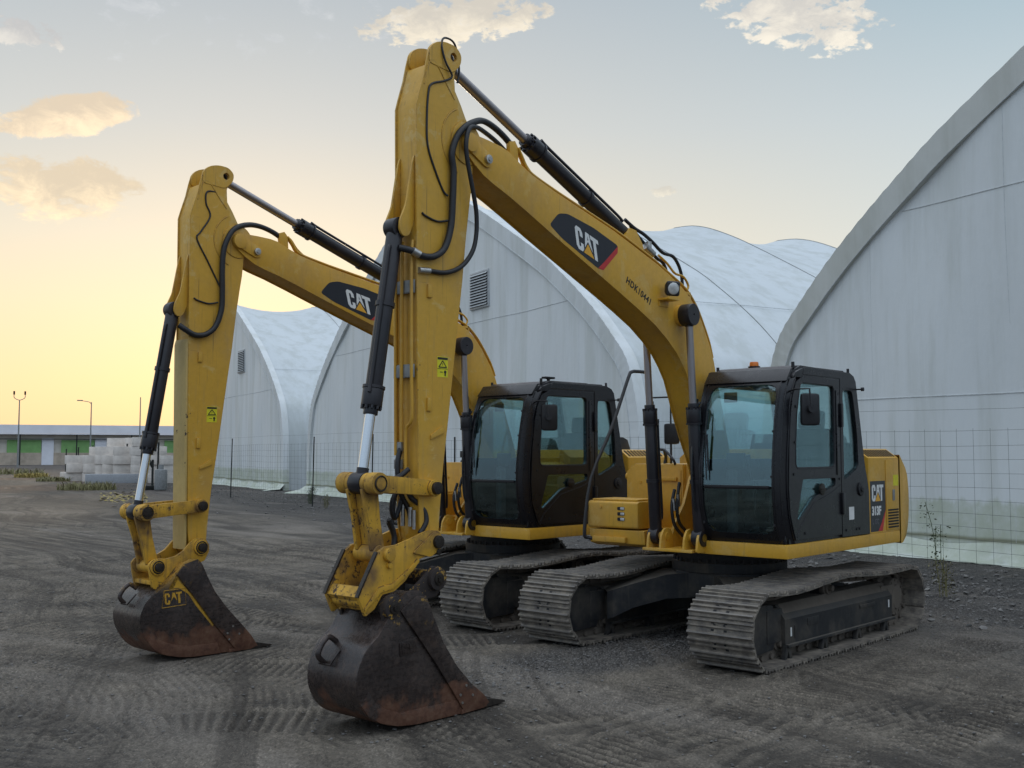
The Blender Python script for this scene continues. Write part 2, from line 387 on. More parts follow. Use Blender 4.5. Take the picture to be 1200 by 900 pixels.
def sim2(a0, a1, b0, b1):
    """similarity in the x-z plane that takes a0,a1 to b0,b1, as a 4x4"""
    va = complex(a1[0]-a0[0], a1[1]-a0[1]); vb = complex(b1[0]-b0[0], b1[1]-b0[1]); k = vb/va
    c, s = k.real, k.imag; t = complex(*b0)-k*complex(*a0)
    m = Matrix(((c,0,-s,t.real),(0,1,0,0),(s,0,c,t.imag),(0,0,0,1))); return m
def ap(m, p): v = m @ Vector((p[0], 0, p[1])); return (v.x, v.z)

_cache = {}
def C(key, fn):
    if key not in _cache: _cache[key] = fn()
    return _cache[key]

LET = {
 'C': [(.48,.63),(.48,.85),(.37,1),(.11,1),(0,.87),(0,.13),(.11,0),(.37,0),(.48,.13),(.48,.36),(.30,.36),(.30,.2),(.27,.17),(.21,.17),(.18,.2),(.18,.8),(.21,.83),(.27,.83),(.30,.8),(.30,.63)],
 'A': [(.555,.26),(.70,1),(.93,1),(1.075,.26),(.815,.62)],
 'T': [(.99,1),(1.55,1),(1.55,.82),(1.37,.82),(1.37,0),(1.18,0),(1.18,.82),(1.02,.82)],
 'tri': [(.44,0),(1.13,0),(.80,.50)], 'hole': [(.815,.86),(.785,.68),(.845,.68)]}
def logo_parts(o, u, v, y, th=.0012):
    """big-letter badge on a side face; o lower-left corner, u,v full unit vectors scaled to the letter height"""
    def mp(L): return [(o[0]+u[0]*p[0]+v[0]*p[1], o[1]+u[1]*p[0]+v[1]*p[1]) for p in L]
    w = MB(); [w.prism(mp(LET[k]), y, y+th) for k in 'CAT']
    t = MB().prism(mp(LET['tri']), y, y+th*1.7)
    h = MB().prism(mp(LET['hole']), y, y+th*1.8)
    return w.mesh('lettering', M['vinyl_white'], smooth=False), t.mesh('triangle_mark', M['vinyl_orange'], smooth=False), h.mesh('letter_counter', M['vinyl_dark'], smooth=False)
def on_side(o, ux, uz, y):
    """frame that lays flat text on a left-hand face: text x runs along (ux,uz) in x-z"""
    u = Vector((ux, 0, uz)).normalized(); n = Vector((0,1,0)); v = n.cross(u)
    return Matrix(((u.x, v.x, n.x, o[0]), (u.y, v.y, n.y, y), (u.z, v.z, n.z, o[1]), (0,0,0,1)))

def swept(y0, y1, top, bot, th=.02): pass

# ---- boom
def m_boom():
    b = MB(); hw = .150
    core = inset(BOOM, .013)
    b.prism(core, -hw+.012, hw-.012, .002)
    for s in (-1, 1):
        y = s*(hw-.006); b.prism(BOOM, min(y-.006, y+.006), max(y-.006, y+.006), .0025)
    b.ycyl(FOOT[0], FOOT[1], -.22, .22, .135, seg=32, bev=.006)
    b.ycyl(NOSE[0], NOSE[1], -.185, .185, .075, seg=32, bev=.006)
    b.ycyl(1.16, 3.27, -.20, .20, .105, seg=32, bev=.008)
    # lug for the arm cylinder and pipe brackets
    b.prism([(1.62,3.74),(1.70,3.92),(1.80,4.03),(1.90,4.04),(1.97,3.97),(2.08,3.88)], -.085, -.055, .003).prism([(1.62,3.74),(1.70,3.92),(1.80,4.03),(1.90,4.04),(1.97,3.97),(2.08,3.88)], .055, .085, .003)
    b.prism([(3.66,4.36),(3.67,4.47),(3.60,4.49),(3.56,4.44),(3.56,4.29)], .085, .125, .003)
    b.box(.93,1.03,.02,.14,3.50,3.53, .003).box(.93,.95,.02,.14,3.42,3.53,.003)
    return b.mesh('boom', M['yellow'])
def tube_mesh(name, paths, r, mat, seg=8):
    b = MB()
    for p in paths: b.tube(p, r, seg)
    return b.mesh(name, mat, 60)
def capsule(a, b, r, n=8):
    A, B = Vector(a), Vector(b); d = (B-A).normalized(); t0 = math.atan2(d.y, d.x); P = []
    for i in range(n+1): t = t0+PI/2+PI*i/n; P.append((A.x+r*math.cos(t), A.y+r*math.sin(t)))
    for i in range(n+1): t = t0-PI/2+PI*i/n; P.append((B.x+r*math.cos(t), B.y+r*math.sin(t)))
    return P
def add_boom(up, T, v):
    bm_ = link('boom', C('boom', m_boom), up, T)
    # weld line across the underside, wear plates
    def pads():
        b = MB()
        for s in (1,-1):
            b.prism([(4.06,4.37),(4.02,4.33),(4.03,4.27),(4.08,4.25),(3.86,4.12),(3.80,4.12),(3.76,4.17),(3.79,4.22),(4.0,4.39)] if False else capsule(NOSE, (3.985,4.245), .062), s*.160-.009, s*.160+.009, .003)
        return b.mesh('pin_keeper_plate', M['yellow'])
    link('pin_keeper_plate', C('keeper', pads), bm_)
    def bolt():
        b = MB().ycyl(3.985, 4.245, .165, .195, .036, seg=20, bev=.003).ycyl(3.985,4.245,.193,.202,.018,seg=6)
        b.ycyl(NOSE[0], NOSE[1], .168, .174, .02, seg=16); return b.mesh('pin_bolt', M['steel'])
    link('pin_bolt', C('boltA', bolt), bm_)
    # logo
    lg = [(3.185,3.855),(3.063,3.972),(2.939,3.989),(2.571,3.926),(2.195,3.818),(2.202,3.750),(2.421,3.563),(2.505,3.570),(3.011,3.760)]
    st = link('logo_decal', C('lgp', lambda: MB().prism(round_poly(lg, .035, 3), .1495, .1515).mesh('logo_decal', M['vinyl_dark'], smooth=False)), bm_)
    link('red_stripe', C('lgr', lambda: MB().prism([(2.196,3.812),(2.203,3.748),(2.421,3.562),(2.498,3.570),(2.38,3.660)], .151, .1527).mesh('red_stripe', M['vinyl_red'], smooth=False)), st)
    H = .205; ud = Vector((-.962, -.272)); vd = Vector((.20, .98))
    a, t, h = C('lgl', lambda: logo_parts((2.805,3.712), ud*H*1.12, vd*H, .1515))
    link('lettering', a, st); link('triangle_mark', t, st); link('letter_counter', h, st)
    if v == 'A':
        tm = C('hdk', lambda: text_mesh('HDK10441', .088, M['ink'], 1.12, .0022, .0008))
        link('serial_lettering', tm, bm_, on_side((2.075,3.497), -.915, -.40, .1512))
    # work light
    def lamp():
        b = MB()
        hs = Matrix.Translation((1.44,.235,3.50)) @ Matrix.Rotation(math.radians(62), 4, 'Z') @ Matrix.Rotation(math.radians(8), 4, 'Y')
        q = bmesh.new(); bmesh.ops.create_cube(q, size=1)
        for w in q.verts:
            k = 1. if w.co.x > 0 else .62; w.co = Vector((w.co.x*.10, w.co.y*.16*k, w.co.z*.155*k))
        bmesh.ops.bevel(q, geom=q.edges[:], offset=.028, segments=4, affect='EDGES', profile=.55); b.merge(q, hs)
        return b.mesh('work_light', M['rubber'], 50), hs
    lm, hs = C('lamp', lamp); wl = link('work_light', lm, bm_)
    def lens():
        b = MB(); q = bmesh.new(); bmesh.ops.create_uvsphere(q, u_segments=20, v_segments=12, radius=1)
        for w in q.verts: w.co = Vector((max(w.co.x, 0)*.010+.0485, w.co.y*.060, w.co.z*.058))
        b.merge(q, hs); return b.mesh('lamp_lens', M['lamp_glass'], 60)
    link('lamp_lens', C('lens', lens), wl)
    link('lamp_bracket', C('lbr', lambda: MB().box(1.36,1.54,.145,.275,3.385,3.405,.004).box(1.37,1.53,.145,.160,3.33,3.405,.003).mesh('lamp_bracket', M['yellow'])), bm_)
    # steel pipes and hoses along the top
    def pipes():
        y1, y2 = .105, .045
        off = lambda d, y, a, b_: [(x, y, z+d) for x, z in [(1.976,3.865),(2.246,3.945),(2.756,4.068),(3.114,4.155),(3.419,4.240)][a:b_]]
        P = []
        for y in (.10, .125):
            P.append([(x, y, z) for x, z in [(.50,2.90),(.57,3.07),(.72,3.30),(.83,3.43),(.95,3.53),(1.09,3.60),(1.33,3.69),(1.55,3.77),(1.97,3.90),(2.24,3.975),(2.75,4.095),(3.11,4.18),(3.42,4.27),(3.50,4.36),(3.56,4.44)]])
        for y in (-.10, -.125):
            P.append([(x, y, z) for x, z in [(.50,2.90),(.57,3.07),(.72,3.30),(.95,3.53),(1.33,3.69),(1.97,3.90),(2.75,4.095),(3.42,4.27),(3.6,4.42)]])
        P.append([(.98,.11,3.53),(.93,.11,3.60),(1.02,.11,3.68),(1.16,.10,3.70),(1.30,.10,3.78),(1.45,.10,3.84)])
        P.append([(3.62,.105,4.46),(3.52,.105,4.42),(3.44,.105,4.32),(3.34,.105,4.24)])
        return tube_mesh('hydraulic_pipe', P, .012, M['yellow'])
    link('hydraulic_pipe', C('pipes', pipes), bm_)
    def hoses():
        P = [[(1.00,.09,3.50),(1.03,.09,3.72),(1.16,.09,3.86),(1.35,.085,3.88),(1.52,.08,3.96),(1.66,.07,4.02),(1.78,.05,4.06),(1.9,.02,4.13)],
             [(1.20,.06,3.62),(1.30,.06,3.78),(1.42,.06,3.82),(1.55,.05,3.90),(1.72,.04,4.0),(1.82,.03,4.08)]]
        return tube_mesh('hydraulic_hose', P, .017, M['rubber'])
    link('hydraulic_hose', C('bhoses', hoses), bm_)
    link('hose_fitting', C('bfit', lambda: MB().cyl((1.52,.085,3.84),(1.66,.085,3.90),.035).cyl((1.60,.09,3.87),(1.60,.09,3.95),.028).mesh('hose_fitting', M['steel'])), bm_)
    return bm_

# ---- arm
def m_arm():
    b = MB(); hw = .12
    low = [p for p in ARM if p[1] < 4.87]
    i0 = next(i for i, p in enumerate(ARM) if p[1] >= 4.87)
    body = ARM[:i0]+[(4.62,4.85),(4.60,4.88),(4.40,4.80),(4.30,4.79)]+[p for p in ARM[i0:] if p[1] < 4.79]
    b.prism(inset(body, .012), -hw+.012, hw-.012, .002)
    for s in (-1, 1):
        me = plate('cheek', ARM, [circ(TIP[0], TIP[1], .034, 18)], s*(hw-.007), .014, None, .0025); b.bm.from_mesh(me); bpy.data.meshes.remove(me)
    # ears at the top stand proud and leave a slot between them
    ear = round_poly([(4.60,4.88),(4.585,5.00),(4.52,5.06),(4.42,5.09),(4.30,5.085),(4.235,5.03),(4.245,4.95),(4.33,4.86)], .05)
    for s in (-1, 1):
        me = plate('cheek', ear, [circ(TIP[0], TIP[1], .034, 18)], s*.108, .034, None, .004); b.bm.from_mesh(me); bpy.data.meshes.remove(me)
        b.tube([(4.640,s*hw,4.70),(4.618,s*hw,4.80),(4.585,s*hw,4.88),(4.545,s*hw,4.905),(4.49,s*hw,4.87),(4.40,s*hw,4.76),(4.312,s*hw,4.66)], .006, 6)
        b.tube([(NOSE[0]+.27*math.cos(a_), s*hw, NOSE[1]+.27*math.sin(a_)) for a_ in np.linspace(1.15,-1.2,18)], .006, 6, smooth=0)
    # bracket cheeks for the bucket cylinder
    chk = [(4.70,4.16),(4.722,4.10),(4.785,3.76),(4.845,3.63),(4.85,3.56),(4.81,3.51),(4.75,3.53),(4.70,3.66)]
    for s in (-1, 1): b.prism(round_poly(chk, .03, 3), s*.078-.010, s*.078+.010, .003)
    b.ycyl(4.572,1.66,-.15,.15,.055,bev=.004).ycyl(4.555,1.267,-.155,.155,.075,bev=.005).ycyl(NOSE[0],NOSE[1],-.130,.130,.17,seg=36,bev=.006)
    return b.mesh('arm', M['yellow_arm'])
def add_arm(up, T, v):
    a = link('arm', C('arm', m_arm), up, T)
    if v == 'A':
        def strap():
            b = MB()
            for z in (3.155, 2.525): b.box(4.700,4.716,-.115,.100,z-.05,z+.05,.003).box(4.71,4.722,-.105,-.02,z-.045,z+.045,.003).box(4.71,4.722,.01,.095,z-.045,z+.045,.003)
            b.box(4.69,4.712,-.11,-.03,1.93,2.0,.003).box(4.69,4.712,-.11,-.03,1.80,1.87,.003)
            return b.mesh('pipe_clamp', M['galv'])
        link('pipe_clamp', C('strap', strap), a)
        def rib():
            P = [[(4.715,-.02,3.50),(4.725,-.02,3.3),(4.72,-.02,2.0)],[(4.715,.085,3.5),(4.725,.085,3.3),(4.72,.085,2.55),(4.715,.085,2.18),(4.71,.02,2.08),(4.70,.01,1.75)],[(4.715,-.09,3.4),(4.725,-.09,3.2),(4.71,-.09,1.9)]]
            return tube_mesh('hydraulic_pipe', P, .013, M['yellow'])
        link('hydraulic_pipe', C('armpipe', rib), a)
        def hs():
            P = [[(4.70,-.05,1.95),(4.74,-.04,1.82),(4.72,-.02,1.62),(4.66,.0,1.50),(4.66,.03,1.40)],[(4.71,.05,1.80),(4.80,.03,1.74),(4.98,.02,1.70),(5.03,.01,1.69)],
                 [(4.72,.03,1.74),(4.70,.06,1.6),(4.62,.10,1.52),(4.60,.125,1.42),(4.66,.12,1.33)],[(4.72,-.02,1.7),(4.80,-.03,1.55),(4.76,-.04,1.44),(4.70,-.03,1.58)],
                 [(4.86,.0,1.42),(4.80,.0,1.30),(4.84,.02,1.20)],[(4.90,.05,1.44),(4.84,.04,1.32),(4.86,.05,1.2)]]
            return tube_mesh('hydraulic_hose', P, .020, M['rubber'])
        link('hydraulic_hose', C('armh', hs), a)
        link('hose_fitting', C('armf', lambda: MB().cyl((4.69,.05,1.52),(4.69,.05,1.38),.017).cyl((4.69,-.03,1.54),(4.69,-.03,1.38),.017).cyl((4.69,.09,1.50),(4.69,.09,1.36),.013).mesh('hose_fitting', M['steel'])), a)
        h1 = [(3.60,.09,4.45),(3.72,.10,4.51),(3.86,.11,4.555),(3.99,.125,4.565),(4.10,.14,4.53),(4.224,.155,4.46),(4.319,.155,4.358),(4.375,.155,4.212),(4.356,.155,4.083),(4.364,.155,3.849),(4.382,.155,3.648),(4.446,.155,3.474),(4.554,.155,3.393),(4.669,.15,3.377),(4.757,.12,3.409),(4.83,.06,3.43)]
        h1b = [(4.0,.05,4.55),(4.15,.12,4.47),(4.28,.175,4.36),(4.34,.19,4.22),(4.33,.185,4.08),(4.30,.17,3.95)]
        h2 = [(3.64,.06,4.40),(3.78,.08,4.45),(3.93,.10,4.485),(4.08,.14,4.49),(4.196,.175,4.453),(4.250,.19,4.341),(4.243,.19,4.206),(4.174,.19,3.95),(4.125,.18,3.79),(4.115,.17,3.623),(4.154,.165,3.482),(4.259,.15,3.355),(4.417,.14,3.288),(4.598,.135,3.278),(4.686,.130,3.273)]
        link('hydraulic_hose', C('armh1', lambda: tube_mesh('hydraulic_hose', [h1], .026, M['rubber'])), a)
        link('hydraulic_hose', C('armh2', lambda: tube_mesh('hydraulic_hose', [h2], .019, M['rubber'])), a)
        link('hose_fitting', C('armf2', lambda: MB().cyl((4.695,.131,3.272),(4.59,.136,3.278),.024,seg=12).cyl((4.757,.128,3.409),(4.70,.142,3.385),.030,seg=12).mesh('hose_fitting', M['steel'])), a)
    else:
        h1 = [(3.60,.09,4.45),(3.74,.095,4.51),(3.90,.10,4.545),(4.06,.115,4.535),(4.22,.14,4.47),(4.31,.155,4.36),(4.36,.155,4.212),(4.37,.155,4.0),(4.364,.155,3.80),(4.37,.155,3.62),(4.43,.155,3.45),(4.53,.155,3.36),(4.65,.15,3.34),(4.75,.13,3.39),(4.80,.10,3.43)]
        link('hydraulic_hose', C('armhB', lambda: tube_mesh('hydraulic_hose', [h1], .028, M['rubber'])), a)
        link('cover_plate', C('cov', lambda: MB().prism([(4.712,3.30),(4.725,3.25),(4.714,2.5),(4.697,1.5),(4.690,1.25),(4.672,1.25),(4.690,2.5),(4.700,3.30)], -.112, .112, .003).mesh('cover_plate', M['yellow_light'])), a)
    # electric line that wanders over the side of the arm
    ln = [(4.22,.06,4.83),(4.20,.06,4.95),(4.27,.08,5.12),(4.40,.10,5.13),(4.46,.125,5.05),(4.43,.14,4.92),(4.36,.14,4.83),(4.42,.125,4.78),(4.56,.125,4.72),(4.60,.125,4.64),(4.615,.125,4.40),(4.60,.125,4.22),(4.52,.125,4.05),(4.44,.125,3.92),(4.40,.14,3.88)] if v == 'A' else \
         [(4.33,.10,4.80),(4.53,.125,4.80),(4.55,.125,4.68),(4.50,.125,4.55),(4.60,.125,4.38),(4.64,.125,4.30),(4.52,.125,4.10),(4.42,.125,3.93),(4.38,.14,3.85)]
    link('electric_cable', C('wire'+v, lambda: tube_mesh('electric_cable', [ln, [(4.66,.125,3.71),(4.62,.128,3.69),(4.50,.128,3.67),(4.40,.14,3.69)]], .0085, M['rubber'])), a)
    wp = link('warning_label', C('warn', lambda: MB().box(4.375,4.488,.119,.1212,2.49,2.645).mesh('warning_label', M['warn'], smooth=False)), a)
    def wsym():
        b = MB(); y0, y1 = .1212, .1222
        b.box(4.378,4.485,y0,y1,2.622,2.640).box(4.378,4.485,y0,y1,2.552,2.556)
        t = [(4.431,2.615),(4.390,2.565),(4.472,2.565)]
        for i in range(3):
            p, q = Vector(t[i]), Vector(t[(i+1) % 3]); d = (q-p).normalized(); n = Vector((-d.y, d.x))*.004
            b.prism([tuple(p-n),tuple(q-n),tuple(q+n),tuple(p+n)], y0, y1)
        b.box(4.429,4.433,y0,y1,2.578,2.598).box(4.43,4.46,y0,y1,2.525,2.531).prism(circ(4.405,2.53,.013,10), y0, y1).box(4.398,4.412,y0,y1,2.50,2.525)
        return b.mesh('warning_symbol', M['ink'], smooth=False)
    link('warning_symbol', C('wsym', wsym), wp)
    def tabs():
        b = MB()
        for z in (3.13, 2.28): b.box(4.555,4.60,.119,.136,z-.05,z+.05,.004)
        b.prism([(4.56,2.05),(4.56,2.02),(4.42,2.07),(4.43,2.12),(4.46,2.11)], .12, .134, .002)
        b.ycyl(4.66, 3.66, .08, .105, .022, seg=16)
        return b.mesh('hose_tab', M['yellow_arm'])
    link('hose_tab', C('tabs', tabs), a)
    return a

def cylinder(up, name, p_barrel, p_rod, y, rb, rr, lb, rodmat='chrome', eye=.085, gland=.14, gl_r=1.28, jag=True, hole=.008, reye=None):
    """barrel eye at p_barrel, rod eye at p_rod, barrel length lb; both in x-z"""
    a = Vector((p_barrel[0], y, p_barrel[1])); b = Vector((p_rod[0], y, p_rod[1])); d = (b-a).normalized()
    side = Vector((0,1,0)).cross(d).normalized()
    m = MB(); m.ycyl(a.x, a.z, y-.055, y+.055, eye, seg=28, bev=.006)
    m.cyl(a+d*eye*.6, a+d*lb, rb, seg=32, bev=.006)
    m.cyl(a+d*(lb-gland), a+d*(lb-.01), rb*gl_r*.97, seg=32, bev=.006).cyl(a+d*(lb-.02), a+d*(lb+.05), rb*.86, seg=32, bev=.004)
    m.cyl(a+d*(lb-gland-.02), a+d*(lb-gland), rb*gl_r*1.04, seg=32)
    if jag:
        for i in range(10):
            t = 2*PI*i/10; o = (Vector((0,1,0))*math.cos(t)+side*math.sin(t))*rb*gl_r*.86; m.cyl(a+d*(lb-.012)+o, a+d*(lb+.012)+o, .011, seg=8)
    o = Vector((0,1,0))*rb*.55+side*-rb*1.0
    m.tube([a+d*.16+o*.9, a+d*.22+o*1.12, a+d*(lb*.5)+o*1.12, a+d*(lb-.22)+o*1.12, a+d*(lb-.10)+o*1.2], .014, 8)
    m.cyl(a+d*lb*.42, a+d*(lb*.42+.035), rb*1.16, seg=28)
    c = link(name, m.mesh(name, M['barrel']), up)
    r = MB().cyl(a+d*(lb-.02), b-d*eye*.7, rr, seg=28)
    rd = link('rod', r.mesh('rod', M[rodmat]), c)
    ey = reye or eye; e = MB(); me_ = plate('eye', circ(b.x, b.z, ey, 28), [circ(b.x, b.z, hole, 18)], y, .125, None, .005); e.bm.from_mesh(me_); e.cyl(b-d*(eye+.03), b-d*eye*.5, rr*1.15, seg=24)
    link('rod_eye', e.mesh('rod_eye', M['barrel']), rd)
    return c

# ---- linkage and buckets
def add_linkage(up, v):
    if v == 'A': g, k, w = (4.572,1.66), (5.125,1.705), (5.035,1.206)
    else: g, k, w = (4.528,1.413), (5.095,1.371), (4.970,.862)
    for s in (-1, 1):
        b = MB(); y = s*.152; d = Vector((k[0]-g[0], k[1]-g[1])).normalized(); n = Vector((-d.y, d.x))
        G, K = Vector(g), Vector(k)
        pts = [tuple(G-n*.05-d*.02), tuple(G-n*.058+d*.08), tuple(K-n*.062-d*.05), tuple(K+n*.062-d*.05), tuple(G+n*.058+d*.08), tuple(G+n*.05-d*.02)]
        b.prism(round_poly(pts, .02), y-.022, y+.022, .004)
        b.ycyl(g[0], g[1], y-.045, y+.045, .062, bev=.005).ycyl(k[0], k[1], y-.040, y+.055, .078, bev=.006)
        l = link('guide_link', b.mesh('guide_link', M['yellow_worn']), up)
        link('pin', MB().ycyl(g[0], g[1], y+s*.04, y+s*.075, .046, bev=.004).mesh('pin', M['pin']), l)
        link('retaining_ring', MB().ring((k[0], y+s*.0625, k[1]), (0,1,0), .052, .0055).mesh('retaining_ring', M['pin']), l)
        link('pin_cap', MB().ycyl(k[0], k[1], y+s*.05, y+s*.066, .044, bev=.004).mesh('pin_cap', M['yellow_worn'] if v == 'A' else M['pin']), l)
    K, W = Vector(k), Vector(w); d = (W-K).normalized(); n = Vector((-d.y, d.x))
    b = MB(); L = (W-K).length
    def pt(a, c): q = K+d*a+n*c; return (q.x, q.y)
    b.prism([pt(.05,-.012),pt(L-.04,-.012),pt(L-.04,.012),pt(.05,.012)], -.07, .07, .004)
    for s in (-1, 1):
        b.prism(round_poly([pt(.02,-.075),pt(L*.5,-.055),pt(L-.03,-.06),pt(L-.03,.06),pt(L*.5,.055),pt(.02,.075)], .02), s*.078-.016, s*.078+.016, .005)
        b.ycyl(k[0], k[1], s*.085-.020, s*.085+.020, .074, bev=.006)
    b.ycyl(w[0], w[1], -.12, .12, .062, bev=.008)
    pl = link('power_link', b.mesh('power_link', M['yellow_worn']), up)
    return g, k, w
BKT_A = [(4.907,.947),(4.972,.912),(5.075,.805),(5.184,.668),(5.275,.599),(5.335,.518),(5.371,.421),(5.372,.32),(5.336,.224),(5.27,.142),(5.162,.079),(5.005,.030),(4.825,.010),(4.571,.006),(4.339,.004),(4.135,.008),(4.078,.040),(4.135,.105),(4.285,.217),(4.431,.363),(4.574,.554),(4.644,.697),(4.679,.760),(4.713,.835),(4.748,.901),(4.793,.940)]
EDGE_A = [(4.995,.82),(4.897,.708),(4.66,.426),(4.484,.199),(4.339,.004)]
BKT_B = [(4.747,.898),(4.812,.827),(4.909,.722),(5.006,.649),(5.1,.584),(5.154,.501),(5.176,.416),(5.158,.311),(5.108,.217),(5.042,.136),(4.944,.071),(4.795,.029),(4.66,.011),(4.5,.007),(4.349,.007),(4.17,.005),(4.023,.006),(3.94,.030),(4.026,.150),(4.12,.252),(4.286,.426),(4.422,.595),(4.504,.741),(4.567,.869),(4.611,.918),(4.68,.925)]
EDGE_B = [(4.828,.79),(4.673,.603),(4.425,.286),(4.298,.148),(4.17,.005)]
def add_bucket(up, v):
    O, E, mat = (BKT_A, EDGE_A, M['bucket']) if v == 'A' else (BKT_B, EDGE_B, M['bucket_old'])
    hw = .264; ilip = 15 if v == 'A' else 16
    b = MB()
    for s in (-1, 1):
        b.prism(O, s*(hw-.010)-.010, s*(hw-.010)+.010, .004)
    # shell: follows the outline from the top round the front and under to the lip
    shell = O[:ilip+1]; n = len(shell)
    sm = [tuple(p) for p in catmull([Vector(p) for p in shell], 4)]
    inn = inset(sm+[(4.5,.6)], .018)[:len(sm)]
    for row in range(1):
        rings = []
        for i in range(len(sm)):
            rings.append([b.bm.verts.new((sm[i][0], -hw+.003, sm[i][1])), b.bm.verts.new((sm[i][0], hw-.003, sm[i][1])), b.bm.verts.new((inn[i][0], hw-.003, inn[i][1])), b.bm.verts.new((inn[i][0], -hw+.003, inn[i][1]))])
        for i in range(len(rings)-1):
            for j in range(4): b.bm.faces.new((rings[i][j], rings[i][(j+1) % 4], rings[i+1][(j+1) % 4], rings[i+1][j]))
        b.bm.faces.new(rings[0]); b.bm.faces.new(rings[-1][::-1])
    bk = link('bucket', b.mesh('bucket', mat, 30), up)
    # side cutting strips
    tail = O[ilip+1:]
    strip = E+[(O[ilip][0], O[ilip][1])]+tail[:-1]+([(4.84,.905)] if v == 'A' else [(4.75,.88)])
    for s in (-1, 1):
        c = MB().prism(strip, s*(hw+.009)-.009, s*(hw+.009)+.009, .004)
        sc = link('side_cutter', c.mesh('side_cutter', M['bucket']), bk)
        bx, bz = O[ilip+2]
        for (dx, dz) in ((.13,.02),(.20,.10),(.26,.04),(.24,-.02)):
            link('bolt', C('bo%s%d%s' % (v, s, (dx,dz)), lambda: MB().ycyl(bx+dx, bz+dz, s*(hw+.018)-.006, s*(hw+.018)+.006, .010, seg=10).mesh('bolt', M['steel'])), sc)
    # lower wear strip on the side
    low = [p for p in O if p[1] < .27 and p[0] > O[ilip][0]+.18]
    low = low if low[0][0] > low[-1][0] else low[::-1]
    up_ = [(p[0]*.9+4.7*.1, p[1]+.085+(.02 if p[0] < 5 else 0)) for p in low][::-1]
    link('heel_strip', MB().prism(low+up_, hw-.002, hw+.005, .002).mesh('heel_strip', mat), bk)
    # lip and teeth
    lx = O[ilip][0]
    link('cutting_edge', MB().prism([(lx+.24,.002),(lx-.03,.012),(lx-.035,.020),(lx+.24,.034)], -hw-.016, hw+.016, .003).mesh('cutting_edge', mat), bk)
    for i in range(4):
        y = -hw+.035+i*(2*hw-.07)/3; q = MB()
        X = lx-.01
        ring1 = [(X+.08,y-.045,.005),(X+.08,y+.045,.005),(X+.08,y+.042,.075),(X+.08,y-.042,.075)]; ring2 = [(X-.07,y-.042,.004),(X-.07,y+.042,.004),(X-.07,y+.036,.06),(X-.07,y-.036,.06)]; ring3 = [(X-.245,y-.034,.006),(X-.245,y+.034,.006),(X-.245,y+.030,.018),(X-.245,y-.030,.018)]
        q.grid([r+[r[0]] for r in (ring1, ring2, ring3)]); bmesh.ops.remove_doubles(q.bm, verts=q.bm.verts[:], dist=1e-5)
        bmesh.ops.holes_fill(q.bm, edges=[e for e in q.bm.edges if e.is_boundary], sides=6)
        link('tooth', q.mesh('tooth', M['pin']), bk)
    # lifting eye on the back of the shell
    if v == 'A': c0, nv = Vector((5.325,-.085,.545)), Vector((.78,0,.62))
    else: c0, nv = Vector((5.120,-.05,.60)), Vector((.74,0,.67))
    nv.normalize(); tv = Vector((-nv.z,0,nv.x))
    P = [c0+nv*a+tv*b_ for a, b_ in ((-.01,-.085),(.065,-.075),(.085,-.02),(.085,.03),(.065,.075),(-.01,.085))]
    link('lifting_eye', MB().tube(P, .020, 10, smooth=4).tube([c0+nv*.004+tv*-.10+Vector((0,-.03,0)), c0+nv*.004+tv*-.10+Vector((0,.09,0)), c0+nv*.004+tv*.02+Vector((0,.10,0))], .008, 6, smooth=0).mesh('lifting_eye', mat, 60), bk)
    yb = hw+.0015
    if v == 'A':
        raised = MB().prism(round_poly([(4.995,.60),(4.83,.625),(4.83,.515),(4.985,.50)], .012), hw-.001, hw+.007, .002)
        link('cast_badge', raised.mesh('cast_badge', mat), bk)
        a, t, h = logo_parts((4.968,.525), Vector((-.062,.006)), Vector((.006,.055)), hw+.007, .004)
        a.materials.clear(); a.materials.append(mat); link('badge_lettering', a, bk)
    else:
        a, t, h = logo_parts((4.935,.520), Vector((-.115,.004)), Vector((.012,.105)), hw, .005)
        a.materials.clear(); a.materials.append(M['yellow_worn']); link('badge_lettering', a, bk)
        link('badge_frame', MB().tube([(4.965,hw,.495),(4.945,hw,.65),(4.735,hw,.655),(4.72,hw,.505)], .005, 6, closed=True, smooth=0).mesh('badge_frame', M['yellow_worn']), bk)
        # paint left along the cutter
        pts = [(4.835,.77),(4.80,.755),(4.86,.66),(4.90,.665),(4.80,.665),(4.70,.60),(4.62,.485),(4.50,.345),(4.44,.27),(4.425,.286),(4.673,.603)]
        link('paint_patch', MB().prism(pts, hw-.0005, hw+.0015).mesh('paint_patch', M['yellow_worn'], smooth=False), bk)
    return bk
COUP = [(5.063,1.262),(4.952,1.267),(4.801,1.306),(4.67,1.345),(4.60,1.352),(4.53,1.345),(4.49,1.30),(4.487,1.23),(4.53,1.195),(4.638,1.170),(4.732,1.15),(4.785,1.085),(4.865,1.005),(4.971,.943),(5.08,.93),(5.15,.84),(5.233,.795),(5.296,.928),(5.266,.985),(5.188,1.118),(5.126,1.223)]
EAR_B = [(5.024,.929),(4.979,.941),(4.876,.934),(4.783,.954),(4.713,.992),(4.644,1.063),(4.597,1.103),(4.536,1.11),(4.475,1.096),(4.437,1.039),(4.436,.974),(4.483,.890),(4.568,.86),(4.66,.86),(4.74,.80),(4.82,.74),(4.90,.66),(4.961,.640),(5.02,.68),(5.045,.80),(5.058,.889)]
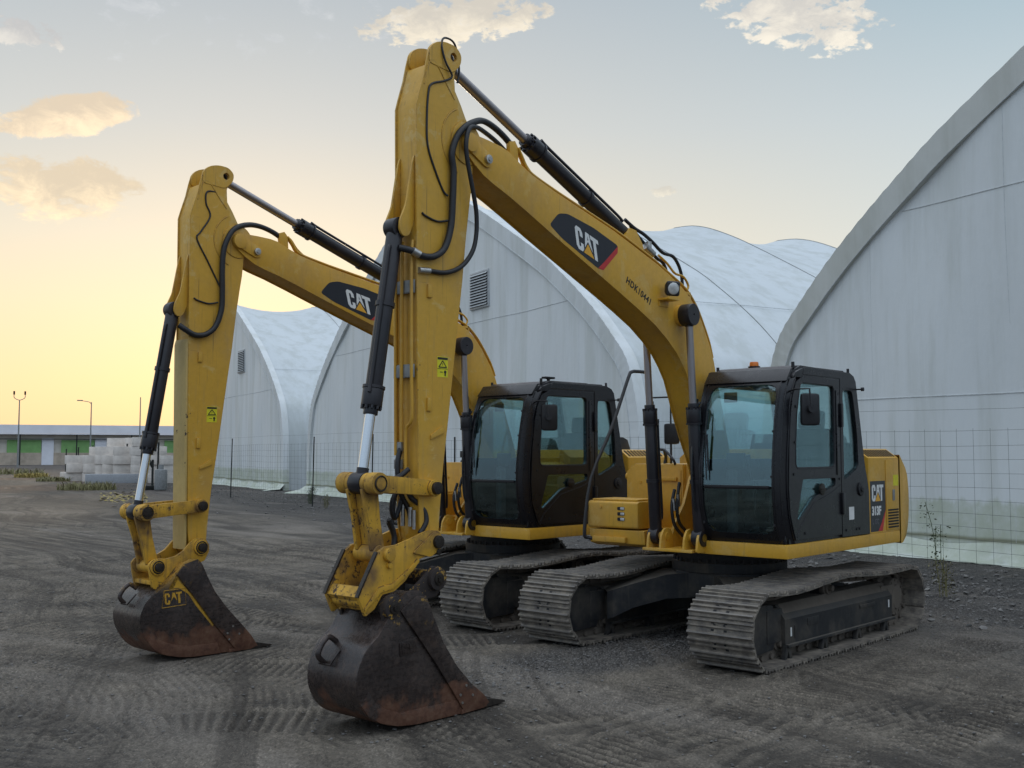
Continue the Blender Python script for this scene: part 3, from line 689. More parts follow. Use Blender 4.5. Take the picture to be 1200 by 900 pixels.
def add_coupler(up, bk):
    b = MB()
    for s in (-1, 1):
        b.prism(round_poly(COUP, .012, 2), s*.172-.014, s*.172+.014, .004)
        b.prism(round_poly([(4.62,1.16),(4.80,1.20),(4.60,1.335),(4.52,1.33),(4.50,1.25),(4.54,1.20)], .02), s*.19-.010, s*.19+.010, .003)
        b.prism([(4.73,1.135),(4.80,1.07),(4.98,.965),(5.10,.945),(5.24,.83),(5.25,.85),(5.12,.985),(4.99,1.0),(4.82,1.10),(4.74,1.165)], s*.188-.006, s*.188+.006, .002)
    b.prism([(5.02,.95),(5.20,.83),(5.29,.93),(5.245,1.0),(5.20,.97)], -.165, .165, .004)
    b.prism([(4.66,1.20),(4.78,1.09),(4.90,1.00),(4.93,1.03),(4.81,1.13),(4.70,1.23)], -.165, .165, .004)
    b.ycyl(5.215, .90, -.14, .14, .05)
    q = link('quick_coupler', b.mesh('quick_coupler', M['yellow_worn']), up)
    for (x, z, r) in ((4.555,1.267,.048),(5.035,1.206,.046)):
        link('pin', MB().ycyl(x, z, .18, .225, r, bev=.005).ycyl(x-.01, z-.075, .18, .21, .022, bev=.002).mesh('pin', M['pin'] if x < 4.8 else M['yellow_worn']), q)
    link('wear_liner', MB().prism([(5.128,1.226),(5.268,.99),(5.300,.93),(5.309,.935),(5.277,.998),(5.137,1.233)], .156, .189, .001).prism([(5.128,1.226),(5.268,.99),(5.300,.93),(5.309,.935),(5.277,.998),(5.137,1.233)], -.189, -.156, .001).mesh('wear_liner', M['pin']), q)
    e = MB()
    ear = round_poly([(4.52,1.03),(4.56,1.09),(4.64,1.10),(4.72,1.03),(4.84,.95),(4.92,.90),(5.00,.935),(5.08,.925),(5.13,.84),(5.10,.70),(5.02,.70),(4.90,.82),(4.76,.86),(4.60,.88),(4.52,.95)], .02, 3)
    for s in (-1, 1): e.prism(ear, s*.222-.014, s*.222+.014, .004)
    for (x, z) in ((5.043,.844),(4.611,1.006)):
        e.ycyl(x, z, -.262, .262, .060, seg=28, bev=.006)
        for s in (-1, 1): e.ycyl(x, z, s*.245-.026, s*.245+.026, .082, seg=28, bev=.008)
    ee = link('pin_ear', e.mesh('pin_ear', M['ear_paint']), bk)
    for (x, z) in ((5.043,.844),(4.611,1.006)):
        link('pin', MB().ycyl(x, z, .268, .282, .045, bev=.004).ycyl(x, z, .280, .293, .022, seg=6).mesh('pin', M['pin']), bk)
def add_ears(up, bk):
    for s in (-1, 1):
        e = MB().prism(round_poly(EAR_B, .012, 2), s*.165-.014, s*.165+.014, .004)
        for (x, z) in ((4.526,1.018),(4.970,.862)): e.ycyl(x, z, s*.17-.028, s*.17+.028, .075, bev=.005)
        er = link('pin_ear', e.mesh('pin_ear', M['yellow_worn']), bk)
        for (x, z) in ((4.526,1.018),(4.970,.862)):
            link('retaining_ring', MB().ring((x, s*.199, z), (0,1,0), .056, .006).mesh('retaining_ring', M['pin']), er)
            link('pin', MB().ycyl(x, z, s*.195, s*.225, .042, bev=.005).mesh('pin', M['pin']), bk)
    link('cross_plate', MB().box(4.86,5.02,-.16,.16,.70,.74,.004).mesh('cross_plate', M['yellow_worn']), bk)
M['lamp_glass'] = plain('lamp_glass', (.70,.70,.68), .15, .3, .3, 25)
# ---- cab
FZ = [(1.070,.940),(1.14,.985),(1.25,1.040),(1.42,1.075),(1.60,1.092),(1.80,1.085),(2.00,1.062),(2.20,1.030),(2.35,.998),(2.47,.960),(2.56,.915),(2.63,.860),(2.69,.790),(2.735,.700),(2.752,.62)]
def fx(z):
    for (z0, x0), (z1, x1) in zip(FZ, FZ[1:]):
        if z <= z1: t = (z-z0)/(z1-z0); return x0+(x1-x0)*t
    return FZ[-1][1]
YL, YR = 1.173, .240
def ring_panel(b, yc, zc, ho, hi, no, ni, dx=0., th=.03, N=120):
    """frame between an outer and an inner rounded opening, draped over the curved cab front"""
    R = []
    for i in range(N):
        a = 2*PI*i/N; c, s = math.cos(a), math.sin(a)
        def rad(h, n): return (abs(c/h[0])**n+abs(s/h[1])**n)**(-1/n)
        ro, ri = rad(ho, no), rad(hi, ni); ring = []
        for k in range(5):
            r = ri+(ro-ri)*k/4; y, z = yc+c*r, zc+s*r; z = min(max(z, 1.07), 2.74)
            ring.append(Vector((fx(z)+dx, y, z)))
        for k in range(4, -1, -1):
            r = ri+(ro-ri)*k/4; y, z = yc+c*r, zc+s*r; z = min(max(z, 1.07), 2.74)
            ring.append(Vector((fx(z)+dx-th, y, z)))
        R.append([b.bm.verts.new(p) for p in ring])
    for i in range(N):
        A, B = R[i], R[(i+1) % N]
        for k in range(10): b.bm.faces.new((A[k], A[(k+1) % 10], B[(k+1) % 10], B[k]))
def add_cab(up, v):
    # shell: side panels, roof, floor, front frame
    b = MB(); yc = (.335+1.075)/2
    ring_panel(b, yc+.008, 1.865, (.400,.80), (.368,.705), 14, 10)
    # slanted corner posts
    for (ya, yb, yin, sg) in ((1.106,YL-.004,1.085,1),(.304,YR+.004,.325,-1)):
        rows = []
        for z, x in FZ[:-2]:
            back = .135 if z < 2.3 else .11
            rows.append([Vector(p) for p in ((x+.004,yin,z),(x+.004,ya,z),(x-.05,ya+(yb-ya)*.55,z),(x-back,yb,z),(x-back-.03,yb-sg*.04,z),(x-.05,yin-sg*.02,z),(x+.004,yin,z))])
        b.grid(rows)
    b.box(fx(1.1)-.10, fx(1.08)-.002, .27, 1.14, 1.068, 1.150, .006)
    b.box(.985,1.088,.36,1.05,1.580,1.615,.006)
    # roof slab with soft edges
    rs = [(.66,2.735),(.80,2.690),(.84,2.655),(.80,2.62),(-.50,2.62),(-.585,2.66),(-.56,2.715),(-.46,2.755),(.58,2.765)]
    b.prism(rs, .275, 1.140, .012)
    b.prism([(.60,2.735),(.74,2.69),(.80,2.64),(-.52,2.64),(-.54,2.69),(-.46,2.735)], YR+.002, YL-.002, .012)
    # floor and rear wall lower half
    b.box(-.88,.90,YR+.02,YL-.02,1.069,1.12)
    b.prism([(-.86,1.08),(-.84,1.53),(-.77,1.80),(-.735,1.80),(-.81,1.52),(-.83,1.08)], YR+.01, YL-.04, .004)
    b.prism([(-.775,1.79),(-.725,2.03),(-.695,2.03),(-.735,1.79)], YR+.02, YL-.05, .004)
    for y0, y1 in ((YR,YR+.07),(YL-.11,YL-.04)):
        b.prism([(-.77,1.78),(-.69,2.20),(-.58,2.66),(-.53,2.66),(-.65,2.19),(-.72,1.78)], y0, y1, .004)
    # raised beads down the corner posts
    for dx_, y_ in ((.006,1.098),(-.128,YL+.001),(-.055,1.142)): b.tube([(fx(z)+dx_*(1 if z < 2.3 or dx_ > 0 else .85), y_, z) for z in np.linspace(1.10,2.62,16)], .006, 6, smooth=0)
    # visor lip and rain gutter
    b.prism([(.86,2.60),(.90,2.600),(.80,2.72),(.76,2.73)], .26, 1.15, .005)
    cab = link('cab', b.mesh('cab', M['black'], 40), up)
    link('roof_panel', C('roofp', lambda: MB().prism([(.60,2.762),(.66,2.756),(.72,2.735),(.735,2.715),(.60,2.750),(-.40,2.745),(-.46,2.752),(-.42,2.768)], .30, 1.12, .004).box(-.30,.38,.42,1.0,2.760,2.785,.008).mesh('roof_panel', M['roof'])), cab)
    # left side: door and rear quarter
    sideF = [(.818,1.072),(.860,1.20),(.925,1.36),(.945,1.60),(.925,1.97),(.885,2.30),(.845,2.45),(.765,2.60),(.66,2.70),(.56,2.735)]
    doorO = [(-.200,1.10),(-.200,2.66),(.60,2.66)]+[(x-.012, z-.01) for x, z in sideF[::-1][2:]]
    doorO[-1] = (.806,1.10)
    dg = round_poly([(-.055,1.785),(.775,1.785),(.770,2.0),(.735,2.30),(.655,2.585),(-.055,2.585)], .05)
    lg = round_poly([(-.070,1.600),(-.070,1.670),(.640,1.670),(.770,1.300),(.730,1.285),(.40,1.500)], .03)
    door = link('door', C('door', lambda: plate('door', doorO, [dg, lg], YL-.014, .036, M['black'], .004)), cab)
    rq = [(-.212,1.072),(-.886,1.072),(-.878,1.53),(-.783,1.811),(-.707,2.171),(-.60,2.66),(-.55,2.715),(-.46,2.745),(.56,2.745),(.60,2.672),(-.212,2.672)]
    rw = round_poly([(-.275,1.640),(-.275,2.560),(-.500,2.560),(-.545,2.40),(-.605,2.1),(-.625,1.80),(-.60,1.765)], .05)
    link('rear_quarter_panel', C('rq', lambda: plate('rear_quarter_panel', rq, [rw], YL-.018, .044, M['black'], .004)), cab)
    def gl(key, pts, y, mat): return C(key, lambda: MB().prism(pts, y-.002, y+.002).mesh('window_glass', M[mat], smooth=False))
    w1 = link('window', gl('g1', inset(dg[::-1], -.006) if False else dg, YL-.020, 'glass'), door)
    link('lower_window', gl('g2', lg, YL-.020, 'glass'), door)
    link('side_window', gl('g3', rw, YL-.022, 'glass'), cab)
    # door seal line, hinges, handle
    def trim():
        B = MB(); B.tube([(x, YL+.003, z) for x, z in inset(dg, -.012)], .006, 6, closed=True, smooth=0)
        B.tube([(-.18,YL+.004,1.60),(.05,YL+.004,1.52),(.42,YL+.004,1.44),(.72,YL+.004,1.22),(.78,YL+.004,1.13)], .006, 6, smooth=0)
        B.box(-.14,-.10,YL+.004,YL+.012,1.7,2.55,.002)
        return B.mesh('door_trim', M['black'])
    link('door_trim', C('dtrim', trim), door)
    link('hinge', C('hinge', lambda: MB().box(-.235,-.185,YL,YL+.030,2.18,2.42,.008).box(-.235,-.185,YL,YL+.030,1.30,1.52,.008).mesh('hinge', M['black'])), door)
    link('handle', C('handle', lambda: MB().ycyl(.235,1.565,YL-.01,YL+.012,.058,bev=.005).box(.19,.30,YL+.010,YL+.026,1.555,1.580,.006).mesh('handle', M['pin'])), door)
    link('latch_button', C('latch', lambda: MB().ycyl(-.66,1.545,YL,YL+.022,.070,bev=.008).ycyl(-.66,1.545,YL+.02,YL+.034,.030,bev=.004).mesh('latch_button', M['rubber'])), cab)
    link('label_plate', C('lab', lambda: MB().box(-.49,-.37,YL+.004,YL+.0065,1.24,1.37).mesh('label_plate', M['vinyl_white'], smooth=False)), cab)
    def bolts():
        B = MB()
        for x, z in ((.80,2.02),(.83,1.72),(.77,2.36),(-.16,2.52),(-.16,2.0),(-.16,1.66),(-.55,1.14),(-.62,1.14),(.62,1.16),(-.30,1.14)): B.ycyl(x, z, YL-.004, YL+.012, .014, seg=10)
        for z in (1.25,1.7,2.12,2.4): 
            for y in (.335,1.085): B.cyl((fx(z)-.01,y,z),(fx(z)+.012,y,z),.012,seg=10)
        return B.mesh('bolt', M['rubber'])
    link('bolt', C('cbolts', bolts), cab)
    # windscreen in two panes
    def pane(z0, z1, name, mat):
        def f():
            B = MB(); rows = []
            for i in range(19):
                z = z0+(z1-z0)*i/18; rows.append([Vector((fx(z)-.012, y, z)) for y in np.linspace(.33,1.095,7)])
            B.grid(rows); rows = [[p+Vector((-.004,0,0)) for p in r] for r in rows]; B.grid(rows); return B.mesh(name, mat, 60, recalc=False)
        return f
    link('windscreen', C('ws1', pane(1.605, 2.575, 'windscreen', M['glass_front'])), cab)
    link('lower_windscreen', C('ws2', pane(1.16, 1.588, 'lower_windscreen', M['glass_front'])), cab)
    # right side wall with window, rear window
    ro = [(.90,1.072),(1.0,1.25),(1.05,1.6),(1.02,2.0),(.95,2.38),(.86,2.6),(.66,2.70),(-.5,2.72),(-.60,2.66),(-.707,2.171),(-.783,1.811),(-.878,1.53),(-.886,1.072)]
    rh = round_poly([(.93,1.86),(.93,2.0),(.80,2.48),(.72,2.58),(-.50,2.58),(-.62,2.1),(-.64,1.92),(-.60,1.86)], .04)
    link('right_panel', C('rp', lambda: plate('right_panel', ro, [rh], YR+.018, .036, M['black'], .004)), cab)
    link('right_window', gl('g4', rh, YR+.018, 'glass'), cab)
    link('rear_window', C('g5', lambda: MB().grid([[Vector((-.725,y,2.02)) for y in (.30,1.10)],[Vector((-.59,y,2.62)) for y in (.30,1.10)]]).mesh('rear_window', M['glass'], smooth=False)), cab)
    # interior
    def seat():
        B = MB(); B.box(-.42,.10,.47,.95,1.40,1.53,.05).box(-.30,.02,.55,.87,1.12,1.40,.03)
        mt = Matrix.Translation((-.43,.71,1.84)) @ Matrix.Rotation(math.radians(-12),4,'Y'); B.box(-.07,.07,-.24,.24,-.34,.34,.05,mt)
        mt = Matrix.Translation((-.53,.71,2.27)) @ Matrix.Rotation(math.radians(-8),4,'Y'); B.box(-.055,.055,-.14,.14,-.10,.10,.04,mt)
        return B.mesh('seat', M['seat'], 50)
    link('seat', C('seat', seat), cab)
    def cons():
        B = MB()
        for y0, y1 in ((.30,.45),(.97,1.10)): B.box(-.42,.26,y0,y1,1.42,1.64,.03)
        B.box(.60,.70,.38,.46,1.12,1.75,.02)
        return B.mesh('armrest_console', M['console'])
    link('armrest_console', C('cons', cons), cab)
    def ctl():
        B = MB()
        for y in (.375,1.035): B.tube([(.18,y,1.64),(.20,y,1.72),(.23,y,1.83)], .020, 8).cyl((.225,y,1.80),(.25,y,1.90),.030,.026,seg=12)
        for y in (.62,.78): B.tube([(.48,y,1.12),(.56,y,1.36),(.50,y,1.62)], .012, 8); B.box(.46,.58,y-.05,y+.05,1.14,1.19,.01)
        B.box(.62,.66,.36,.56,1.76,1.92,.01)
        B.tube([(-.50,.96,2.30),(-.40,1.00,2.20),(-.30,1.0,1.9),(-.34,.98,1.62)], .014, 6)
        return B.mesh('control_lever', M['rubber'])
    link('control_lever', C('ctl', ctl), cab)
    link('sun_visor', C('vis', lambda: MB().box(.70,.72,.38,.52,2.42,2.52,.004).mesh('sun_visor', M['console'])), cab)
    link('floor_mat', C('mat', lambda: MB().box(-.8,.92,.27,1.13,1.120,1.128).mesh('floor_mat', M['seat'])), cab)
    # mirror
    def mir():
        B = MB(); mt = Matrix.Translation((.80,1.335,2.325)) @ Matrix.Rotation(math.radians(52),4,'Z')
        B.box(-.03,.03,-.095,.095,-.150,.150,.035,mt); B.cyl((.84,1.365,2.33),(.875,1.40,2.33),.038,seg=16)
        return B.mesh('mirror', M['rubber'], 50)
    mr = link('mirror', C('mir', mir), cab)
    link('mirror_arm', C('mira', lambda: MB().tube([(.86,1.16,2.50),(.90,1.24,2.515),(.885,1.375,2.515),(.88,1.39,2.34)], .009, 8, smooth=0).mesh('mirror_arm', M['rubber'])), mr)
    if v == 'A':
        bc = link('beacon', C('beac', lambda: MB().cyl((.50,.60,2.765),(.50,.60,2.785),.06).mesh('beacon', M['black'])), cab)
        link('beacon_lens', C('beal', lambda: MB().cyl((.50,.60,2.785),(.50,.60,2.83),.047,.042,bev=.008).mesh('beacon_lens', M['amber'])), bc)
    else:
        link('antenna', C('ant', lambda: MB().cyl((.46,1.02,2.76),(.46,1.02,2.80),.02).box(.38,.54,.98,1.06,2.80,2.825,.008).mesh('antenna', M['rubber'])), cab)
    link('wiper', C('wip', lambda: MB().tube([(1.105,.40,1.66),(1.10,.39,2.05),(1.045,.385,2.33)], .007, 6).tube([(1.10,.42,1.75),(1.09,.40,2.1)], .010, 6).mesh('wiper', M['rubber'])), cab)
    def rail2():
        B = MB().tube([(1.10,.275,1.35),(1.125,.262,1.50),(1.125,.255,1.9),(1.06,.26,2.30),(1.0,.27,2.42)], .013, 8)
        B.tube([(1.06,.235,1.9),(1.07,.215,2.05),(1.05,.215,2.30),(1.0,.24,2.45)], .020, 8).box(.98,1.05,.19,.25,2.05,2.28,.01)
        return B.mesh('front_grab_rail', M['black'])
    link('front_grab_rail', C('rl2', rail2), cab)
    link('roof_knob', C('knob', lambda: MB().cyl((.70,1.12,2.73),(.70,1.12,2.79),.016).cyl((-.47,1.15,2.74),(-.47,1.15,2.79),.014).cyl((.66,.28,2.72),(.66,.28,2.78),.015).ycyl(-.60,2.58,1.15,1.24,.008).ycyl(-.60,2.58,1.235,1.26,.020).mesh('roof_knob', M['rubber'])), cab)
    return cab
def add_house(up, v):
    Z0, Z1 = .935, 1.066
    def skirt():
        B = MB()
        pl = [(.97,YR),(.97,YL-.02),(.955,YL),(-1.70,YL),(-1.70,-1.173),(.93,-1.173),(.93,-.50),(.20,-.50),(.20,-.16)]
        pl = [(.97,YR),(.97,YL-.02),(.955,YL),(-1.70,YL),(-1.70,YR)]
        B.prism(pl, Z0, Z1, .012, axes='xy')
        B.prism([(-1.70,YR),(-1.70,-1.173),(.30,-1.173),(.30,-.48),(.0,-.3),(.0,YR)], Z0+.01, Z1, .01, axes='xy')
        B.prism([(.0,YR-.002),(1.12,YR-.002),(1.12,-.34),(.0,-.34)], Z0+.012, Z0+.04, .004, axes='xy')
        return B.mesh('house_frame', M['yellow'])
    hf = link('house_frame', C('skirt', skirt), up)
    def brk():
        B = MB()
        for y in (-.125-.045, .125+.045):
            B.prism([(-.1,1.0),(.0,1.5),(.20,1.74),(.38,1.76),(.50,1.65),(.62,1.40),(.80,1.20),(.86,1.08),(.86,.97)], y-.016, y+.016, .004)
        for yc in (-.21,.21):
            for dy in (-.075,.075): B.prism([(.80,.96)]+circ(1.0,1.09,.085,12,-.6)[:9]+[(.90,.97)] if False else round_poly([(.86,.95),(.90,1.12),(.97,1.175),(1.05,1.165),(1.10,1.09),(1.12,.95)], .03), yc+dy-.012, yc+dy+.012, .003)
            B.ycyl(1.0,1.09,yc-.10,yc+.10,.04)
        B.prism([(.0,1.06),(.25,1.06),(.15,1.35),(-.1,1.6),(-.3,1.6),(-.3,1.06)], -.30, .12, .01)
        return B.mesh('boom_bracket', M['yellow'])
    link('boom_bracket', C('brk', brk), hf)
    def bh():
        P = [[(.30,.19,1.72),(.52,.20,1.62),(.62,.21,1.42),(.66,.22,1.25),(.52,.20,1.08)],[(.55,.20,1.75),(.70,.22,1.72),(.76,.23,1.60),(.72,.23,1.35),(.80,.22,1.12)],
             [(.86,-.12,1.55),(.93,-.11,1.38),(.90,-.10,1.2),(.78,-.08,1.08)],[(.80,-.10,1.62),(.88,-.08,1.4),(.84,-.08,1.22),(.70,-.06,1.10)],[(.82,.18,1.8),(.90,.16,1.70),(.92,.17,1.5),(.86,.18,1.3),(.78,.18,1.1)]]
        return tube_mesh('hydraulic_hose', P, .017, M['rubber'])
    link('hydraulic_hose', C('bh', bh), hf)
    link('hose_fitting', C('bfit2', lambda: MB().cyl((.91,-.105,1.46),(.905,-.10,1.34),.020).cyl((.865,-.08,1.50),(.85,-.08,1.38),.020).cyl((.745,.23,1.50),(.725,.23,1.36),.022).cyl((.91,.17,1.50),(.885,.175,1.36),.022).mesh('hose_fitting', M['steel'])), hf)
    # engine house: chamfered box
    def hood():
        B = MB()
        B.prism([(-1.173,1.067),(1.168,1.067),(1.168,1.865),(1.03,1.965),(-1.04,1.965),(-1.173,1.865)], -1.715, -.895, .010, axes='yz')
        B.prism([(-1.173,1.067),(-.36,1.067),(-.36,1.80),(-1.05,1.80),(-1.173,1.72)], -.89, .20, .010, axes='yz')
        B.box(.02,.26,-.72,-.40,1.067,1.80,.008)
        return B.mesh('engine_hood', M['yellow'])
    hd = link('engine_hood', C('hood', hood), up)
    def slots():
        B = MB(); mt = Matrix.Translation((0,1.099,1.915)) @ Matrix.Rotation(math.radians(-36),4,'X')
        for i in range(11): 
            x = -.955-i*.068; B.box(x-.016, x+.016, -.060, .060, .0005, .006, mat=mt)
        return B.mesh('vent_slot', M['dark'], smooth=False)
    link('vent_slot', C('slots', slots), hd)
    def door():
        B = MB().box(-1.690,-1.335,1.1685,1.176,1.085,1.845,.004); return B.mesh('service_door', M['yellow'])
    sd = link('service_door', C('sdoor', door), hd)
    def gr():
        B = MB()
        for i in range(7): B.box(-1.66,-1.375,1.1765,1.180,1.105+i*.031,1.122+i*.031)
        return B.mesh('grille', M['dark'], smooth=False)
    link('grille', C('gril', gr), sd)
    link('latch', C('sdl', lambda: MB().box(-1.56,-1.50,1.176,1.184,1.40,1.52,.004).mesh('latch', M['galv'])), sd)
    link('warning_label', C('sdw', lambda: MB().box(-1.67,-1.53,1.1762,1.178,1.56,1.68).mesh('warning_label', M['warn'], smooth=False)), sd)
    link('top_cover', C('tcov', lambda: MB().prism([(-1.66,1.967),(-1.60,2.10),(-1.50,2.135),(-1.0,2.135),(-.93,1.967)], -.25, .62, .012).mesh('top_cover', M['under'])), hd)
    # badge with model number
    dp = link('badge_decal', C('bdg', lambda: MB().prism([(-.925,1.085),(-.925,1.620),(-1.318,1.620),(-1.325,1.30),(-1.235,1.085)], 1.168, 1.1698).mesh('badge_decal', M['vinyl_dark'], smooth=False)), hd)
    link('red_stripe', C('bdr', lambda: MB().prism([(-1.325,1.31),(-1.235,1.085),(-1.12,1.085),(-1.21,1.17)], 1.1695, 1.1710).mesh('red_stripe', M['vinyl_red'], smooth=False)), dp)
    H = .175; a, t, h = C('lgh', lambda: logo_parts((-.965,1.405), Vector((-H*1.12,0)), Vector((0,H)), 1.1698))
    link('lettering', a, dp); link('triangle_mark', t, dp); link('letter_counter', h, dp)
    link('model_lettering', C('m313', lambda: text_mesh('313F', .125, M['vinyl_white'], .98, .006, .0008)), dp, on_side((-.955,1.262), -1, 0, 1.1708))
    link('series_lettering', C('mlgc', lambda: text_mesh('L GC', .075, plain('decal_grey', (.12,.12,.14), .5), 1.05, .002, .0008)), dp, on_side((-.965,1.165), -1, 0, 1.1708))
    # counterweight, rounded in plan and in profile
    def cw():
        B = MB(); prof = [(-1.722,1.900),(-1.80,1.852),(-1.93,1.76),(-1.985,1.68),(-2.015,1.52),(-2.02,1.38),(-2.00,1.20),(-1.955,1.06),(-1.90,.985),(-1.80,.930),(-1.722,.922)]
        rows = []
        for y in [-1.176]+list(np.linspace(-1.14,1.14,21))+[1.176]:
            bulge = .20*(1-(abs(y)/1.176)**2.6); edge = .05 if abs(y) > 1.15 else 0
            rows.append([Vector((x-(bulge-edge)*min(1,max(0,(-1.722-x)/.2)), y, z)) for x, z in prof])
        B.grid(rows)
        for r in (0, -1): B.bm.faces.new([B.bm.verts.new(p) for p in rows[r]])
        bmesh.ops.remove_doubles(B.bm, verts=B.bm.verts[:], dist=1e-5)
        return B.mesh('counterweight', M['yellow'], 50)
    link('counterweight', C('cw', cw), up)
    # tool box with lamp and step
    def tb():
        B = MB().prism(round_poly([(.50,1.135),(.962,1.135),(.968,1.405),(.93,1.418),(.50,1.418)], .03), -1.150, -.500, .018)
        B.box(.52,.925,-1.11,-.53,1.420,1.438,.005)
        return B.mesh('tool_box', M['yellow'])
    bx = link('tool_box', C('tb', tb), up)
    link('step', C('step', lambda: MB().prism(round_poly([(.20,.950),(.80,.940),(.925,.975),(.940,1.120),(.20,1.120)], .012), -1.140, -.440, .006).box(.93,.975,-1.08,-.66,.99,1.045,.006).mesh('step', M['yellow'])), bx)
    def lampb():
        B = MB()
        for i in range(3): B.prism(round_poly([(-.755,1.215+i*.055),(-.665,1.215+i*.055),(-.665,1.250+i*.055),(-.755,1.250+i*.055)], .012), .9675, .9700, axes='yz')
        return B.mesh('lamp_slot', M['dark'], smooth=False)
    lp = link('lamp_slot', C('lslot', lampb), bx)
    def lb():
        B = MB()
        for i in range(3): B.box(.969,.9725,-.715,-.668,1.219+i*.055,1.246+i*.055,.001)
        return B.mesh('lamp_lens', M['lamp_glass'])
    link('lamp_lens', C('llens', lb), lp)
    link('knob', C('tkn', lambda: MB().cyl((.965,-.97,1.355),(.978,-.97,1.355),.016).mesh('knob', M['yellow'])), bx)
    hr = link('handrail', C('rail', lambda: MB().tube([(.93,-1.06,1.02),(.99,-1.13,1.025),(1.016,-1.15,1.10),(.892,-1.15,1.653),(.517,-1.15,2.195),(.19,-1.15,2.77),(.13,-1.15,2.835),(.05,-1.15,2.85),(-.15,-1.15,2.85),(-.225,-1.15,2.82),(-.246,-1.15,2.74),(-.246,-1.15,1.929),(-.244,-1.15,1.74)], .020, 10, smooth=3).tube([(-.246,-1.15,1.95),(-.246,-.95,1.95),(-.2,-.93,1.80)], .016, 8).tube([(.24,-.50,1.78),(.27,-.52,1.86),(.12,-.72,1.95),(.0,-.78,1.86)], .014, 8).mesh('handrail', M['rubber'])), up)
    link('rail_clamp', C('rcl', lambda: MB().box(-.28,-.21,-1.18,-1.12,2.46,2.52,.006).box(-.28,-.21,-1.18,-1.12,2.30,2.36,.006).box(-.30,-.19,-1.18,-1.10,1.86,1.95,.008).ycyl(-.245,1.80,-1.19,-1.10,.035).mesh('rail_clamp', M['rubber'])), hr)
    mr = link('side_mirror', C('rmir', lambda: MB().box(-.33,-.27,-.99,-.80,2.02,2.26,.03).mesh('side_mirror', M['rubber'], 50)), up)
    link('mirror_stalk', C('rmst', lambda: MB().tube([(-.246,-1.15,2.56),(-.26,-.9,2.56),(-.29,-.90,2.5),(-.29,-.90,2.2)], .010, 8, smooth=0).box(-.30,-.28,-.91,-.89,1.8,2.1,.004).mesh('mirror_stalk', M['rubber'])), mr)
    def body2():
        B = MB()
        B.box(.205,.212,-1.05,-.66,1.12,1.72,.003).box(.265,.272,-.70,-.42,1.12,1.74,.003)
        B.ycyl(.15,1.66,-1.2,-1.16,.04)
        return B.mesh('tank_panel', M['yellow'])
    link('tank_panel', C('tankp', body2), hd)
    link('tank_latch', C('tankl', lambda: MB().cyl((.211,-.98,1.60),(.222,-.98,1.60),.016).cyl((.211,-.98,1.24),(.222,-.98,1.24),.016).box(.268,.30,-.66,-.46,1.62,1.66,.004).mesh('tank_latch', M['yellow'])), hd)

# ---- undercarriage
TR = .335
def track_path():
    """outer plate line of the chain, side view"""
    pts = []
    zc = TR+.02
    for i in range(11): a = -PI/2+i*PI/10; pts.append((1.515+math.cos(a)*TR, zc+math.sin(a)*TR))
    pts += [(1.20,.668),(1.0,.667),(.75,.680),(.45,.705),(.20,.722),(.0,.728),(-.20,.722),(-.5,.700),(-.9,.682),(-1.2,.684)]
    for i in range(11): a = PI/2+i*PI/10; pts.append((-1.545+math.cos(a)*TR, zc+math.sin(a)*TR))
    P = [Vector((x, z)) for x, z in pts]
    # resample evenly
    L = [0]
    n = len(P)
    for i in range(n): L.append(L[-1]+(P[(i+1) % n]-P[i]).length)
    N = 48; out = []; tot = L[-1]
    for k in range(N):
        s = tot*(k+.35)/N; i = max(j for j in range(n) if L[j] <= s); t = (s-L[i])/(L[i+1]-L[i])
        p = P[i].lerp(P[(i+1) % n], t)
        s2 = (s+.03) % tot; i2 = max(j for j in range(n) if L[j] <= s2); q = P[i2].lerp(P[(i2+1) % n], (s2-L[i2])/(L[i2+1]-L[i2]))
        out.append((p, (q-p).normalized()))
    return out, tot/N
TP, PITCH = track_path(); SW = .66; GA = 2.02
def m_shoe():
    h = PITCH*.5; B = MB()
    pr = [(-h-.010,-.002),(-h+.008,.012),(-h+.014,.036),(-h+.028,.036),(-h+.036,.012),(-.012,.010),(-.007,.030),(.007,.030),(.012,.010),(h-.052,.010),(h-.044,.034),(h-.030,.034),(h-.022,.006),(h+.004,-.004),(h-.01,-.012),(-h,-.012)]
    B.prism(pr, -SW/2, SW/2, .0)
    for v in B.bm.verts:
        if abs(v.co.y) > SW/2-.001 and abs(v.co.x) > h-.03: v.co.y *= .985
    me = B.mesh('track_shoe', M['shoe'], 30); return me
def m_shoe_holes():
    B = MB()
    for x in (-.030,.034):
        for y in (-.075,.055): B.box(x-.010,x+.010,y-.016,y+.016,.0095,.0118)
    for y in (-.055,.045): B.cyl((.012,y,.010),(.012,y,.020),.012,seg=6)
    return B.mesh('bolt_hole', M['dark'], smooth=False)
